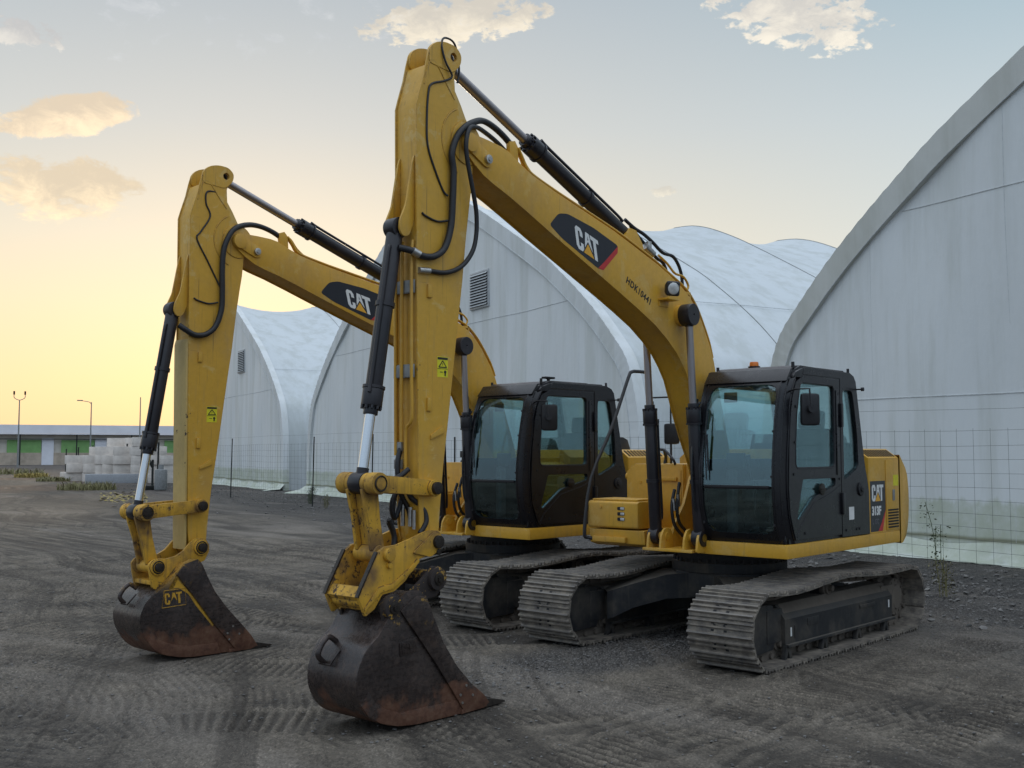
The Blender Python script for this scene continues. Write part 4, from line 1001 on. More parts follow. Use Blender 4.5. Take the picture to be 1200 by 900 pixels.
def add_tracks(root, v):
    for side, yc in ((1, GA/2), (-1, -GA/2)):
        def chain():
            B = MB()
            for i, (p, t) in enumerate(TP):
                nrm = Vector((t.y, -t.x)); c = p-nrm*.055
                q = TP[(i+1) % len(TP)][0]; 
                m = Matrix.Translation((c.x, 0, c.y)) @ Matrix(((t.x,0,nrm.x,0),(0,1,0,0),(t.y,0,nrm.y,0),(0,0,0,1)))
                for y in (-.075,.075): B.box(-PITCH*.52,PITCH*.52,y-.020,y+.020,-.045,.042,.012,m)
                B.ycyl(c.x+t.x*PITCH*.5, c.y+t.y*PITCH*.5, -.12, .12, .026, seg=12)
            return B.mesh('track', M['dusty'])
        tr = link('track', C('chain', chain), root, Matrix.Translation((0, yc, 0)))
        for i, (p, t) in enumerate(TP):
            nrm = Vector((t.y, -t.x)); c = p+nrm*-.014
            m = Matrix(((t.x,0,nrm.x,c.x),(0,1,0,0),(t.y,0,nrm.y,c.y),(0,0,0,1)))
            s = C('shoe0', m_shoe)
            if 'shoej' not in _cache:
                hm = m_shoe_holes(); bmm = bmesh.new(); bmm.from_mesh(s); bmm.from_mesh(hm)
                nf = len(s.polygons); bmm.faces.ensure_lookup_table()
                for f in bmm.faces[nf:]: f.material_index = 1
                me = bpy.data.meshes.new('track_shoe'); bmm.to_mesh(me); bmm.free(); me.materials.append(M['shoe']); me.materials.append(M['dark']); me.set_sharp_from_angle(angle=.5); _cache['shoej'] = me
            link('track_shoe', _cache['shoej'], tr, m)
        def frame():
            B = MB()
            sec = [(-.20,.16),(.20,.16),(.20,.40),(.10,.525),(-.10,.525),(-.20,.40)]
            B.prism(sec, -1.30, 1.05, .008, axes='yz')
            B.box(1.02,1.30,.10,.16,.20,.50,.01).box(1.02,1.30,-.16,-.10,.20,.50,.01)
            B.box(-1.30,1.05,.196,.235,.150,.176,.004).box(-1.30,1.05,-.235,-.196,.150,.176,.004)
            for x in (1.02,.30,-.45,-1.1): B.prism([(x-.03,.17),(x+.03,.17),(x+.07,.045),(x+.03,.04),(x,.12),(x-.03,.04),(x-.07,.045)], .17, .215, .004)
            for x in (1.02,.30,-.45,-1.1): B.prism([(x-.03,.17),(x+.03,.17),(x+.07,.045),(x+.03,.04),(x,.12),(x-.03,.04),(x-.07,.045)], -.215, -.17, .004)
            B.box(-.07,.07,-.06,.06,.50,.62,.01)
            return B.mesh('track_frame', M['under'])
        tf = link('track_frame', C('tframe', frame), tr)
        link('mud_crust', C('crust', lambda: MB().prism([(-.196,.402),(-.101,.529),(.101,.529),(.196,.402),(.192,.398),(.099,.520),(-.099,.520),(-.192,.398)], -1.28, 1.0, axes='yz').mesh('mud_crust', M['dusty'])), tf)
        link('frame_opening', C('fo', lambda: MB().prism(round_poly([(-.62,.410),(-.36,.410),(-.36,.47),(-.62,.47)], .03), .1, .101).mesh('frame_opening', M['dark'])), tf, Matrix.Translation((0,.0,0)) if False else Matrix(((1,0,0,0),(0,.62,-.62,.316-.022),(0,.62,.78,.095),(0,0,0,1))))
        def plates():
            B = MB()
            B.box(.40,.62,.2005,.206,.30,.37,.003).box(-.85,-.50,.2005,.212,.34,.375,.004).box(.86,.875,.2005,.207,.22,.33,.002)
            return B.mesh('side_plate', M['under'])
        link('side_plate', C('spl', plates), tf)
        link('reflector', C('refl', lambda: MB().box(.93,.955,.2005,.204,.24,.32).box(-1.22,-1.195,.2005,.204,.28,.36).box(.93,1.0,-.204,-.2005,.32,.42).mesh('reflector', M['vinyl_white'], smooth=False)), tf)
        zc = TR+.02
        def idl():
            B = MB(); B.ycyl(1.515, zc, -.035, .035, .285, seg=40, bev=.006).ycyl(1.515, zc, -.075, .075, .245, seg=40, bev=.01).ycyl(1.515, zc, -.13, .13, .09, seg=24, bev=.008)
            B.prism(round_poly([(1.16,.14),(1.62,.12),(1.66,.20),(1.66,.50),(1.56,.56),(1.16,.54)], .05), .095, .150, .008)
            B.prism(round_poly([(1.16,.14),(1.62,.12),(1.66,.20),(1.66,.50),(1.56,.56),(1.16,.54)], .05), -.150, -.095, .008)
            return B.mesh('idler', M['under'])
        link('idler', C('idl', idl), tr)
        def spr():
            B = MB(); n = 21; pts = []
            for i in range(n*2): a = 2*PI*i/(n*2); r = .292 if i % 2 else .250; pts.append((-1.545+r*math.cos(a), zc+r*math.sin(a)))
            B.prism(pts, -.03, .03, .002).ycyl(-1.545, zc, -.13, .13, .20, seg=36, bev=.02).ycyl(-1.545, zc, .12, .155, .13, seg=30, bev=.015)
            for i in range(12): a = 2*PI*i/12; B.ycyl(-1.545+.175*math.cos(a), zc+.175*math.sin(a), .125, .140, .014, seg=6)
            B.box(-1.5,-1.15,-.15,.15,.2,.5,.02)
            return B.mesh('sprocket', M['dusty'])
        link('sprocket', C('spr', spr), tr)
        rm = C('roller', lambda: MB().ycyl(0, 0, -.12, .12, .060, seg=24, bev=.004).ycyl(0, 0, .05, .10, .085, seg=24, bev=.01).ycyl(0, 0, -.10, -.05, .085, seg=24, bev=.01).ycyl(0, 0, -.16, .16, .03, seg=16).mesh('roller', M['dusty']))
        for i in range(7): link('roller', rm, tr, Matrix.Translation((1.05-i*.37, 0, .178)))
        link('roller', rm, tr, Matrix.Translation((0, 0, .585)))
    def carb():
        B = MB(); B.prism([(.55,-.30),(.55,.30),(.30,.52),(-.30,.52),(-.55,.30),(-.55,-.30),(-.30,-.52),(.30,-.52)], .44, .70, .015, axes='xy')
        for sx in (1, -1):
            for sy in (1, -1):
                rows = []
                for k, (cx, cy, w, zt, zb) in enumerate(((.20,.20,.30,.70,.44),(.52,.50,.25,.665,.42),(.80,.72,.22,.575,.33),(.98,.84,.22,.52,.24),(1.0,.90,.22,.50,.22))):
                    d = Vector((1,-1,0)).normalized()*w
                    rows.append([Vector((sx*(cx+d.x*a), sy*(cy+d.y*a), z)) for a, z in ((-1,zb),(-1,zt),(1,zt),(1,zb),(-1,zb))])
                B.grid(rows)
        bmesh.ops.remove_doubles(B.bm, verts=B.bm.verts[:], dist=1e-5)
        return B.mesh('undercarriage_frame', M['under'], 30)
    link('undercarriage_frame', C('carb', carb), root)
    def sb():
        B = MB().cyl((0,0,.70),(0,0,.80),.60,seg=56,bev=.006).cyl((0,0,.80),(0,0,.934),.54,seg=56)
        for i in range(40): a = 2*PI*i/40; B.cyl((.575*math.cos(a),.575*math.sin(a),.80),(.575*math.cos(a),.575*math.sin(a),.835),.014,seg=6)
        return B.mesh('swing_bearing', M['under'])
    link('swing_bearing', C('sb', sb), root)

def make_excavator(name, loc, heading, swing, v, label):
    root = empty(name, loc, heading); tag(root, label, 'excavator', 'excavators parked side by side')
    up = Matrix.Rotation(swing, 4, 'Z')
    class U: pass
    pre = set(bpy.data.objects)
    # direct children of the machine are built in its own frame, then turned with the house
    add_house(root, v); add_cab(root, v)
    I = Matrix.Identity(4)
    if v == 'A': TB = I; TA = I; pv = NOSE; piv2 = (4.555,1.267)
    else:
        TB = sim2(FOOT, NOSE, (.20,1.60), (4.144,4.041)); TA = sim2(NOSE, (4.555,1.267), (4.144,4.041), (4.526,1.018))
    add_boom(root, TB, v); add_arm(root, TA, v)
    g, k, w = add_linkage(root, v); bk = add_bucket(root, v)
    if v == 'A': add_coupler(root, bk)
    else: add_ears(root, bk)
    bt = ap(TB, (1.16,3.27)); tip = ap(TA, TIP); ab = ap(TB, (1.85,3.975))
    for y in (.255, -.255): cylinder(root, 'boom_cylinder', (1.0,1.09), bt, y, .062, .036, 1.27, 'rod', eye=.085, gl_r=1.22, reye=.108)
    cylinder(root, 'arm_cylinder', ab, tip, 0, .070, .040, 1.56, 'rod', eye=.070, hole=.034)
    cylinder(root, 'bucket_cylinder', ap(TA, (4.812,3.585)), k, 0, .062, .038, 1.36, 'chrome', eye=.078)
    for o in root.children: o.matrix_basis = up @ o.matrix_basis
    add_tracks(root, v)
    return root
# ------------------------------------------------------------------ hangars
WO = Vector((-9.9,-1.4,0)); WD = Vector((-.326,-.945,0)).normalized(); WN = Vector((-WD.y, WD.x, 0))   # origin, along the end walls, outwards
def W(s, t, z): return WO+WD*s-WN*t+Vector((0,0,z))
HP = [(0,0),(.04,1.6),(.15,2.9),(.38,3.8),(.70,4.5),(1.3,5.12),(2.1,5.85),(3.0,6.55),(4.0,7.25),(5.0,7.90),(6.75,8.85),(9.0,10.02),(10.2,10.60),(11.6,11.18),(12.8,11.52),(14.0,11.66)]
HW = 28.0
def hprof():
    L = [Vector(p) for p in HP]; L = catmull(L, 3); L = L+[Vector((HW-p.x, p.y)) for p in L[::-1][1:]]; return L
HPL = hprof()
def hz(d):
    d = min(d, HW-d)
    for a, b in zip(HP, HP[1:]):
        if d <= b[0]: return a[1]+(b[1]-a[1])*(d-a[0])/(b[0]-a[0])
    return HP[-1][1]
def wtmp(b, name, mat, root, ang=35, recalc=True):
    """parts of a hangar are built in wall coordinates (x along, y depth, z up)"""
    return link(name, b.mesh(name, mat, ang, recalc=recalc), root)
def hangar(s0, label, bays, vent=None, seams=(), roof=True, seed=0):
    root = empty('fabric_hangar', W(s0, 0, 0)); root.rotation_euler = (0,0,math.atan2(WD.y, WD.x)); tag(root, label, 'hangar', 'white fabric hangars in a row')
    # local frame: x along the wall (away from the camera), y = -outwards?  WD x up = outward side
    # local y points to WN (outwards); depth is -y
    r = np.random.default_rng(seed)
    b = MB(); xs = [p.x for p in HPL]; rows = []
    uu = sorted(set([round(p.x,3) for p in HPL]+[round(x,3) for x in np.linspace(.5,HW-.5,55)]))
    for x in uu:
        top = max(hz(x)-.05, .02); rows.append([Vector((x, 0, top*j/24)) for j in range(25)])
    for rr in rows:
        for p in rr: p.y = .035*math.sin(p.x*1.9+seed)*math.sin(p.z*.6)+.02*math.sin(p.x*.7+p.z*.9)
    b.grid(rows); wtmp(b, 'end_wall', M['fabric'], root, 60)
    # trim: wide band of gathered fabric that follows the arch and stands a little proud
    b = MB(); rows = []
    L = [Vector(p) for p in catmull([Vector(p) for p in HPL], 3)]; n = len(L)
    for i, p in enumerate(L):
        t = (L[min(i+1,n-1)]-L[max(i-1,0)]).normalized(); nr = Vector((t.y, -t.x))   # inward
        if i == 0 or i == n-1: t = Vector((0, 1 if i == 0 else -1)); nr = Vector((t.y, -t.x))
        w = .34+.16*min(1, p.y/8.); pk = .010*math.sin(i*2.1)
        rows.append([Vector((p.x-nr.x*.05, -.25, p.y-nr.y*.05)), Vector((p.x-nr.x*.05, .03+pk, p.y-nr.y*.05)), Vector((p.x-nr.x*.03, .075+pk, p.y-nr.y*.03)), Vector((p.x+nr.x*w*.6, .075-pk*1.5, p.y+nr.y*w*.6)), Vector((p.x+nr.x*w, .07, p.y+nr.y*w)), Vector((p.x+nr.x*(w+.01), -.05, p.y+nr.y*(w+.01)))])
    b.grid(rows); tr = wtmp(b, 'arch_trim', M['fabric_trim_old' if seed == 1 else 'fabric_trim'], root, 25)
    b = MB(); 
    line = [rw[4]+Vector((0,.006,0)) for rw in rows][4:-4]; b.tube(line, .009, 5, smooth=0); wtmp(b, 'trim_cord', M['seam'], tr)
    if roof:
        B_ = 5.85; b = MB(); rows = []
        for k in range(int(bays*8)+1):
            t = k/8*B_; ph = (k % 8)/8; sag = math.sin(PI*ph)**.8 if ph else 0
            row = []
            for p in HPL:
                f = max(0, min(1, (p.y-5)/7)); cx = HW/2
                q = Vector((p.x, p.y)); dirc = (q-Vector((cx, 3.5))); dirc.normalize()
                q = q-dirc*sag*(.10+.42*f*f)
                row.append(Vector((q.x, -t-.05, max(q.y, 0))))
            rows.append(row)
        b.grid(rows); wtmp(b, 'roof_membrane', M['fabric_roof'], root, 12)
        b = MB()
        for k in range(1, bays+1):
            b.tube([Vector((p.x-(p.x-HW/2)*-.0, -k*B_-.05, p.y+.01)) for p in HPL], .013, 5, smooth=0)
        wtmp(b, 'hoop_cable', M['galv'], root)
        b = MB()
        for z, x0 in ((6.55, None),):
            pts = []
            for k in range(int(bays*8)+1):
                ph = (k % 8)/8; sag = math.sin(PI*ph)**.8 if ph else 0
                pts.append(Vector((3.0-.03+sag*.10, -k/8*B_-.05, 6.55+.02)))
            b.tube(pts, .012, 4, smooth=0)
        wtmp(b, 'roof_seam', M['seam'], root)
        b = MB(); rows = [[Vector((x, -bays*B_, (hz(x)-.03)*j/4)) for j in range(5)] for x in uu]; b.grid(rows); wtmp(b, 'back_wall', M['fabric'], root)
    if seams:
        b = MB()
        for z in seams:
            d = min(p[0] for p in HP if True); x0 = next(x for x in np.linspace(0,14,400) if hz(x) > z+.3)
            pts = [Vector((x, .035*math.sin(x*1.9+seed)*math.sin(z*.6)+.02*math.sin(x*.7+z*.9)+.004, z+.015*math.sin(x*.8))) for x in np.linspace(x0+.5, HW-x0-.5, 60)]
            b.tube(pts, .010, 4, smooth=0)
        for x in (3.1,6.2,9.3,12.4,15.5,18.6,21.7,24.8):
            pts = [Vector((x, .035*math.sin(x*1.9+seed)*math.sin(z*.6)+.02*math.sin(x*.7+z*.9)-.002, z)) for z in np.linspace(.3, hz(x)-.6, 40)]
            b.tube(pts, .005, 4, smooth=0)
        wtmp(b, 'wall_seam', M['seam'], root)
    if vent:
        x0, x1, z0, z1 = vent
        b = MB().box(x0-.06,x1+.06,-.02,.06,z0-.06,z1+.06,.01); vf = wtmp(b, 'vent', M['vent'], root)
        b = MB().box(x0,x1,.0605,.064,z0,z1); wtmp(b, 'vent_opening', M['dark'], vf)
        b = MB(); nn = 12
        for i in range(nn):
            z = z0+(z1-z0)*(i+.5)/nn; m = Matrix.Translation(((x0+x1)/2,.085,z)) @ Matrix.Rotation(math.radians(38),4,'X'); b.box(-(x1-x0)/2,(x1-x0)/2,-.004,.004,-(z1-z0)/nn*.50,(z1-z0)/nn*.50,mat=m)
        wtmp(b, 'vent_slat', M['vent'], vf)
    # skirt of loose sheet on the ground
    b = MB(); rows = []
    for i, x in enumerate(np.linspace(-.3, HW+.3, 260)):
        foot = math.exp(-((min(abs(x), abs(x-HW)))/.9)**2); w = .30+.12*math.sin(x*1.3+seed)+.10*r.random()+foot*.65
        rows.append([Vector((x, .02+.01*math.sin(x*9), .34+.05*math.sin(x*2.1))), Vector((x+.02*r.random(), .10+.04*math.sin(x*5.1), .18+.03*r.random()+foot*.15)), Vector((x, .20+.05*math.sin(x*7)+foot*.15, .055+.03*r.random()+foot*.10*r.random())), Vector((x+.05*(r.random()-.5), w*.7+.1, .03+.025*r.random()+foot*.06*r.random())), Vector((x, w+.12, .012))])
    b.grid(rows); wtmp(b, 'ground_flap', M['fabric'], root, 60)
    return root

# ------------------------------------------------------------------ wire fence
def fence():
    def pos(s):
        off = np.interp(s, [-12,-6,3,20,27,45,60,120], [2.2,2.2,2.4,3.6,4.6,4.8,4.4,4.7]); return WO+WD*s+WN*float(off)
    root = empty('wire_fence', pos(0)); tag(root, 'tall square-mesh wire fence on thin dark posts in front of the white hangars', 'fence')
    H = 2.72; o = root.location
    ps = [-12,-4.9,8.2,14.2,19.7,24,33.8,44.2,51,57.5,63.5,71.6,80,89,98]
    for s in ps:
        p = pos(s)-o; lean = Vector((-.02,.035,0)) if s > 18 else Vector((0,0,0)); h = H*(.90+.04*math.sin(s*3))
        b = MB().box(-.022,.022,-.003,.003,0,1,mat=None); b.bm.verts.ensure_lookup_table()
        b = MB(); hh = h+.05
        b.cyl(p+Vector((0,0,-.05)), p+lean+Vector((0,0,hh)), .024 if s < 40 else .055, seg=8); link('post', b.mesh('post', M['post']), root)
    b = MB(); rad = .0028
    zs = [0.08,.26,.44,.60,.78,.98,1.18,1.38,1.60,1.82,2.04,2.28,2.62]
    S = list(np.arange(-12, 76, .9))
    for z in zs:
        pts = [pos(s)-o+Vector((0,0,z+.015*math.sin(s*.9+z*3)-(.02 if z > 2.3 else 0)*abs(math.sin(s*.4)))) for s in S]
        b.tube(pts, rad, 4, smooth=0)
    s = -12.
    while s < 45:
        p = pos(s)-o; b.tube([p+Vector((0,0,.03)), p+Vector((.0,.0,2.30))], rad*.9, 3, smooth=0); s += .30
    link('wire_mesh', b.mesh('wire_mesh', M['wire'], recalc=False), root)
# ------------------------------------------------------------------ things far away on the left
def polar(px_az, D, z=0.): a = math.radians(px_az); return Vector((CAM[0]+math.cos(a)*D, CAM[1]+math.sin(a)*D, z))
def far_side():
    A = Vector((-67.,-183.,0)); B = Vector((-98.,-168.,0)); d = (B-A).normalized(); out = Vector((d.y,-d.x,0))
    if out.dot(Vector((10,6,0))-A) < 0: out = -out
    root = empty('warehouse', A); root.rotation_euler = (0,0,math.atan2(d.y, d.x)); tag(root, 'long low warehouse with a white parapet and green panels behind the block stacks', 'warehouse')
    sgn = 1 if (Vector((-d.y, d.x, 0))).dot(out) > 0 else -1
    x0, x1 = -60, 70
    def bx(name, mat, a, b_, o0, o1, z0, z1, bev=0): return link(name, MB().box(a, b_, min(sgn*o0,sgn*o1), max(sgn*o0,sgn*o1), z0, z1, bev).mesh(name, mat), root)
    white = plain('warehouse_white', (.85,.85,.90), .6, var=.1, scale=.5); cream = plain('warehouse_cream', (.72,.66,.58), .7, var=.15, scale=.6); green = plain('green_panel', (.25,.48,.16), .6, var=.2, scale=.7); brown = plain('warehouse_base', (.58,.48,.38), .8, var=.3, scale=.9)
    bx('parapet', white, x0, x1, 1.2, 1.5, 5.45, 6.9); bx('roof', white, x0, x1, -14, 1.49, 5.25, 5.44); bx('roof_beam', M['post'], x0, x1, 1.25, 1.45, 5.22, 5.42)
    bx('wall', cream, x0, x1, -.9, -.42, 2.0, 5.24); bx('pipe_rack', M['post'], x0, x1, .5, .62, 4.40, 4.52); bx('lower_wall', brown, x0, x1, -.5, -.02, 0, 2.1)
    x = x0; i = 0
    while x < x1:
        bx('green_panel', green, x+.8, x+6.2, -.4, -.05, 2.1, 4.3); bx('column', white, x+6.3, x+8.2, -.4, .1, 0, 4.6); i += 1; x += 8.6
    for x in np.arange(x0, x1, 9.): bx('post', M['post'], x, x+.22, 1.2, 1.42, 0, 5.22)
    # lamps
    for (az, D, H, kind, lab) in ((-112.95,165,10.2,2,'tall lamp post with two heads on a curved bar, leftmost of the poles'), (-116.2,172,9.6,1,'lamp post with a single arm rising over the warehouse roof'), (-118.5,175,10.6,0,'thin bare pole rising over the warehouse, nearest the left excavator')):
        r = empty('street_lamp' if kind else 'utility_pole', polar(az, D)); tag(r, lab, 'lamp post' if kind else 'pole'); r.rotation_euler = (0,0,math.radians(az+90))
        link('pole', MB().cyl((0,0,0),(0,0,H-.8*(kind==2)),.13,.07,seg=8).mesh('pole', M['galv']), r)
        if kind == 2:
            link('arm', MB().tube([(-.7,0,H),(-.65,0,H-.5),(0,0,H-.8),(.65,0,H-.5),(.7,0,H)], .05, 6).mesh('arm', M['galv']), r)
            for s in (-1, 1): link('lamp_head', MB().box(s*.7-.12,s*.7+.12,-.12,.12,H-.05,H+.45,.05).mesh('lamp_head', M['post']), r)
        if kind == 1: link('arm', MB().tube([(0,0,H-.4),(.3,0,H),(1.5,0,H+.2)], .05, 6).mesh('arm', M['galv']), r); link('lamp_head', MB().box(1.2,2.0,-.15,.15,H+.15,H+.3,.04).mesh('lamp_head', M['galv']), r)
    # stacks of pale blocks
    stone = plain('pale_block', (.78,.72,.66), .85, var=.35, scale=1.2, bumps=.4); sp = MB().box(-.75,.75,-.38,.38,0,.60,.03).mesh('stone_block', stone)
    first = None; r2 = np.random.default_rng(3)
    cols = []
    n = 19
    for i in range(n):
        az = -114.9-(i+.5)/n*5.3; D = 84-.5*i+1.2*math.sin(i*2.3); hgt = [1,2,3,2,3,4,4,4,4,5,4,4,5,5,4,4,3,2,3][i]; cols.append((az, D, hgt))
    for az, D, hgt in cols:
        for k in range(hgt):
            if k == hgt-1 and r2.random() < .3: continue
            p = polar(az, D, .602*k)
            if first is None:
                o = link('stone_block', sp); first = o
            else: o = first.copy(); COL.objects.link(o)
            o.location = p+Vector((r2.normal()*.03, r2.normal()*.03, 0)); o.rotation_euler = (0,0,math.radians(az+90+r2.normal()*6)); tag(o, 'pale rectangular stone block in the stacks behind the wire fence', 'stone block', 'stone blocks stacked by the warehouse')
    link_l = MB().box(-1.7,1.7,-.3,.3,0,.60,.04).mesh('concrete_barrier', plain('barrier_grey', (.40,.42,.45), .8)); o = link('concrete_barrier', link_l); o.location = polar(-117.3, 75); o.rotation_euler = (0,0,math.radians(-117.75+90)); tag(o, 'long low blue-grey concrete barrier in front of the stone blocks', 'barrier')
    o = link('gas_cylinder', MB().cyl((0,0,0),(0,0,1.1),.33,seg=16,bev=.08).cyl((0,0,1.1),(0,0,1.35),.14,seg=12).mesh('gas_cylinder', M['galv'])); o.location = polar(-119.55, 60); tag(o, 'small grey upright tank standing beside the fence', 'tank')
    # a leaning pipe rig
    o = link('pump_frame', MB().cyl((0,0,0),(0,0,1.6),.06).tube([(0,0,1.2),(.3,0,1.7),(.6,0,1.9)], .08, 6).box(-.5,.7,-.3,.3,.0,.22,.03).mesh('pump_frame', M['post'])); o.location = polar(-119.15, 61); tag(o, 'small dark machine frame with a bent pipe beside the tank', 'machine')

# ------------------------------------------------------------------ plants
def tuft_mesh(n, h, spread, mat, seed, width=.010):
    r = np.random.default_rng(seed); b = MB()
    for i in range(n):
        a = r.random()*2*PI; rr = spread*math.sqrt(r.random()); x, y = rr*math.cos(a), rr*math.sin(a); L = h*(.45+.6*r.random()); lean = (.15+.5*r.random())*L; q = r.random()*2*PI
        dx, dy = math.cos(q), math.sin(q); w = width*(.6+r.random()); V = []
        for k in range(4):
            t = k/3; px_, py_, pz = x+dx*lean*t*t, y+dy*lean*t*t, L*t*(1-.25*t); ww = w*(1-t*.85); V.append((b.bm.verts.new((px_-dy*ww, py_+dx*ww, pz)), b.bm.verts.new((px_+dy*ww, py_-dx*ww, pz))))
        for k in range(3): b.bm.faces.new((V[k][0], V[k][1], V[k+1][1], V[k+1][0]))
    return b.mesh('grass_blades', mat, recalc=False)
def weed_mesh(nst, h, mat, seed, leaf=.03, dens=30):
    r = np.random.default_rng(seed); b = MB()
    for i in range(nst):
        q = r.random()*2*PI; lean = .25*h*r.random(); x0, y0 = (r.random()-.5)*.15, (r.random()-.5)*.15; H = h*(.6+.45*r.random())
        pts = [Vector((x0+math.cos(q)*lean*t*t, y0+math.sin(q)*lean*t*t, H*t)) for t in (0,.33,.66,1)]; b.tube(pts, .006, 4, smooth=2)
        for k in range(dens):
            t = r.random()**.7; p = pts[0].lerp(pts[3], t)+Vector((r.normal()*.06, r.normal()*.06, r.normal()*.02)); d = Vector((r.normal(), r.normal(), r.normal()*.6)).normalized(); e = d.orthogonal().normalized()
            l = leaf*(.5+r.random()); b.bm.faces.new([b.bm.verts.new(p+d*l*c+e*l*.38*s_) for c, s_ in ((0,0),(.5,1),(1,0),(.5,-1))])
    return b.mesh('stems_and_leaves', mat, recalc=False)
def plants():
    g1 = plain('dry_grass', (.24,.22,.10), .8, var=.4); g2 = plain('weed_green', (.10,.13,.06), .8, var=.4); g3 = plain('yellow_grass', (.42,.33,.10), .8, var=.4)
    def put(name, me, loc, lab, cat='weed', sc=1.): o = link(name, me); o.location = loc; o.scale = (sc,sc,sc); tag(o, lab, cat); return o
    put('weed', weed_mesh(9, .75, g2, 1, .035, 60), (-15.3,-27.6,0), 'rounded grey-green weed at the foot of the fence, left of the tall arm')
    put('weed', weed_mesh(6, .5, g1, 2, .03, 50), (-13.6,-24.4,0), 'small dry weed just right of the rounded grey-green one')
    put('weed', weed_mesh(3, 1.05, g2, 3, .04, 46), (-8.9,-1.15,0), 'tall thin weed with a leafy top against the white wall, behind the right excavator')
    put('weed', weed_mesh(5, .55, g1, 4, .026, 60), (-4.6,.55,0), 'sparse dry weed standing on gravel behind the right excavator track')
    o = put('grass_tuft', tuft_mesh(500, .60, 1.5, g1, 5, .03), polar(-116.1, 62), 'broad pale green clump of grass at the fence line', 'grass tuft')
    for i, (az, D, h, sp) in enumerate(((-113.6,96,.5,1.3),(-112.4,112,.8,3.5),(-114.6,82,.45,1.2))):
        put('grass_tuft', tuft_mesh(420, h, sp, g3 if i < 1 else g1, 6+i, .05), polar(az, D), ('bright yellow low grass near the foot of the twin-headed lamp','tall brownish grass at the left edge of the view','low dark grass beside the first stone block stack')[i], 'grass tuft')
    # fallen dry leaves and straw near the fence
    b = MB(); r = np.random.default_rng(9)
    for i in range(260):
        p = polar(-117.2-r.random()*2.2+.5, 50+r.normal()*3); l = .05+.08*r.random(); d = Vector((r.normal(), r.normal(), .2*r.random())).normalized(); e = Vector((-d.y, d.x, .3*r.normal())).normalized(); p.z = .03
        b.bm.faces.new([b.bm.verts.new(p+d*l*c+e*l*.5*s_) for c, s_ in ((-1,0),(0,1),(1,0),(0,-1))])
    tag(link('dry_leaves', b.mesh('dry_leaves', g3, recalc=False)), 'scatter of dry yellow leaves on the ground by the fence', None, None, 'stuff')

# ------------------------------------------------------------------ ground
def vnoise(x, y, seed):
    xi = np.floor(x).astype(np.int64); yi = np.floor(y).astype(np.int64); fx_, fy = x-xi, y-yi; fx_ = fx_*fx_*(3-2*fx_); fy = fy*fy*(3-2*fy)
    def h(a, b):
        n = (a*374761393+b*668265263+seed*1442695041) & 0xffffffff; n = ((n ^ (n >> 13))*1274126177) & 0xffffffff; return ((n ^ (n >> 16)) & 0xffff)/65535.
    return (h(xi,yi)*(1-fx_)+h(xi+1,yi)*fx_)*(1-fy)+(h(xi,yi+1)*(1-fx_)+h(xi+1,yi+1)*fx_)*fy
def fbm(x, y, seed, o=4): return sum(vnoise(x*2**k, y*2**k, seed+k)*.5**k for k in range(o))/sum(.5**k for k in range(o))
# machine trails: centre line points, width, cleat pitch, depth, chevron
TRAILS = [([(9,-9),(6.5,-5.5),(4.5,-2.2),(2.6,-.4),(-.5,.4)],.66,.088,.020,0), ([(8.2,-12),(6.0,-7.2),(4.0,-3.6),(1.9,-1.6)],.66,.088,.018,0),
          ([(7.5,.6),(5.8,1.4),(4.0,1.9),(2.0,2.0),(-1.5,2.2)],.66,.088,.022,0), ([(7.6,-1.2),(6.0,-.9),(4.6,.4),(3.2,1.0),(1.0,.9)],.66,.088,.016,0),
          ([(12,-14),(8.2,-6.5),(6.8,-2.8),(6.3,.8),(6.6,4)],.5,.13,.024,1), ([(5.6,-16),(3.4,-9),(2.6,-5),(3.6,-1.6),(5.6,.2),(8,1.0)],.5,.12,.020,1),
          ([(2.0,-18),(1.6,-10),(.5,-5.5),(-1.5,-4)],.66,.088,.014,0), ([(8.6,-18),(5.2,-10),(3.6,-6.5),(2.9,-3.9)],.55,.12,.016,1),
          ([(6.9,1.9),(5.4,2.9),(3.2,3.2),(.0,3.0)],.5,.11,.022,1), ([(-3,-24),(0,-14),(3.5,-8.5),(7,-5.2),(9,-1)],.6,.12,.014,1)]
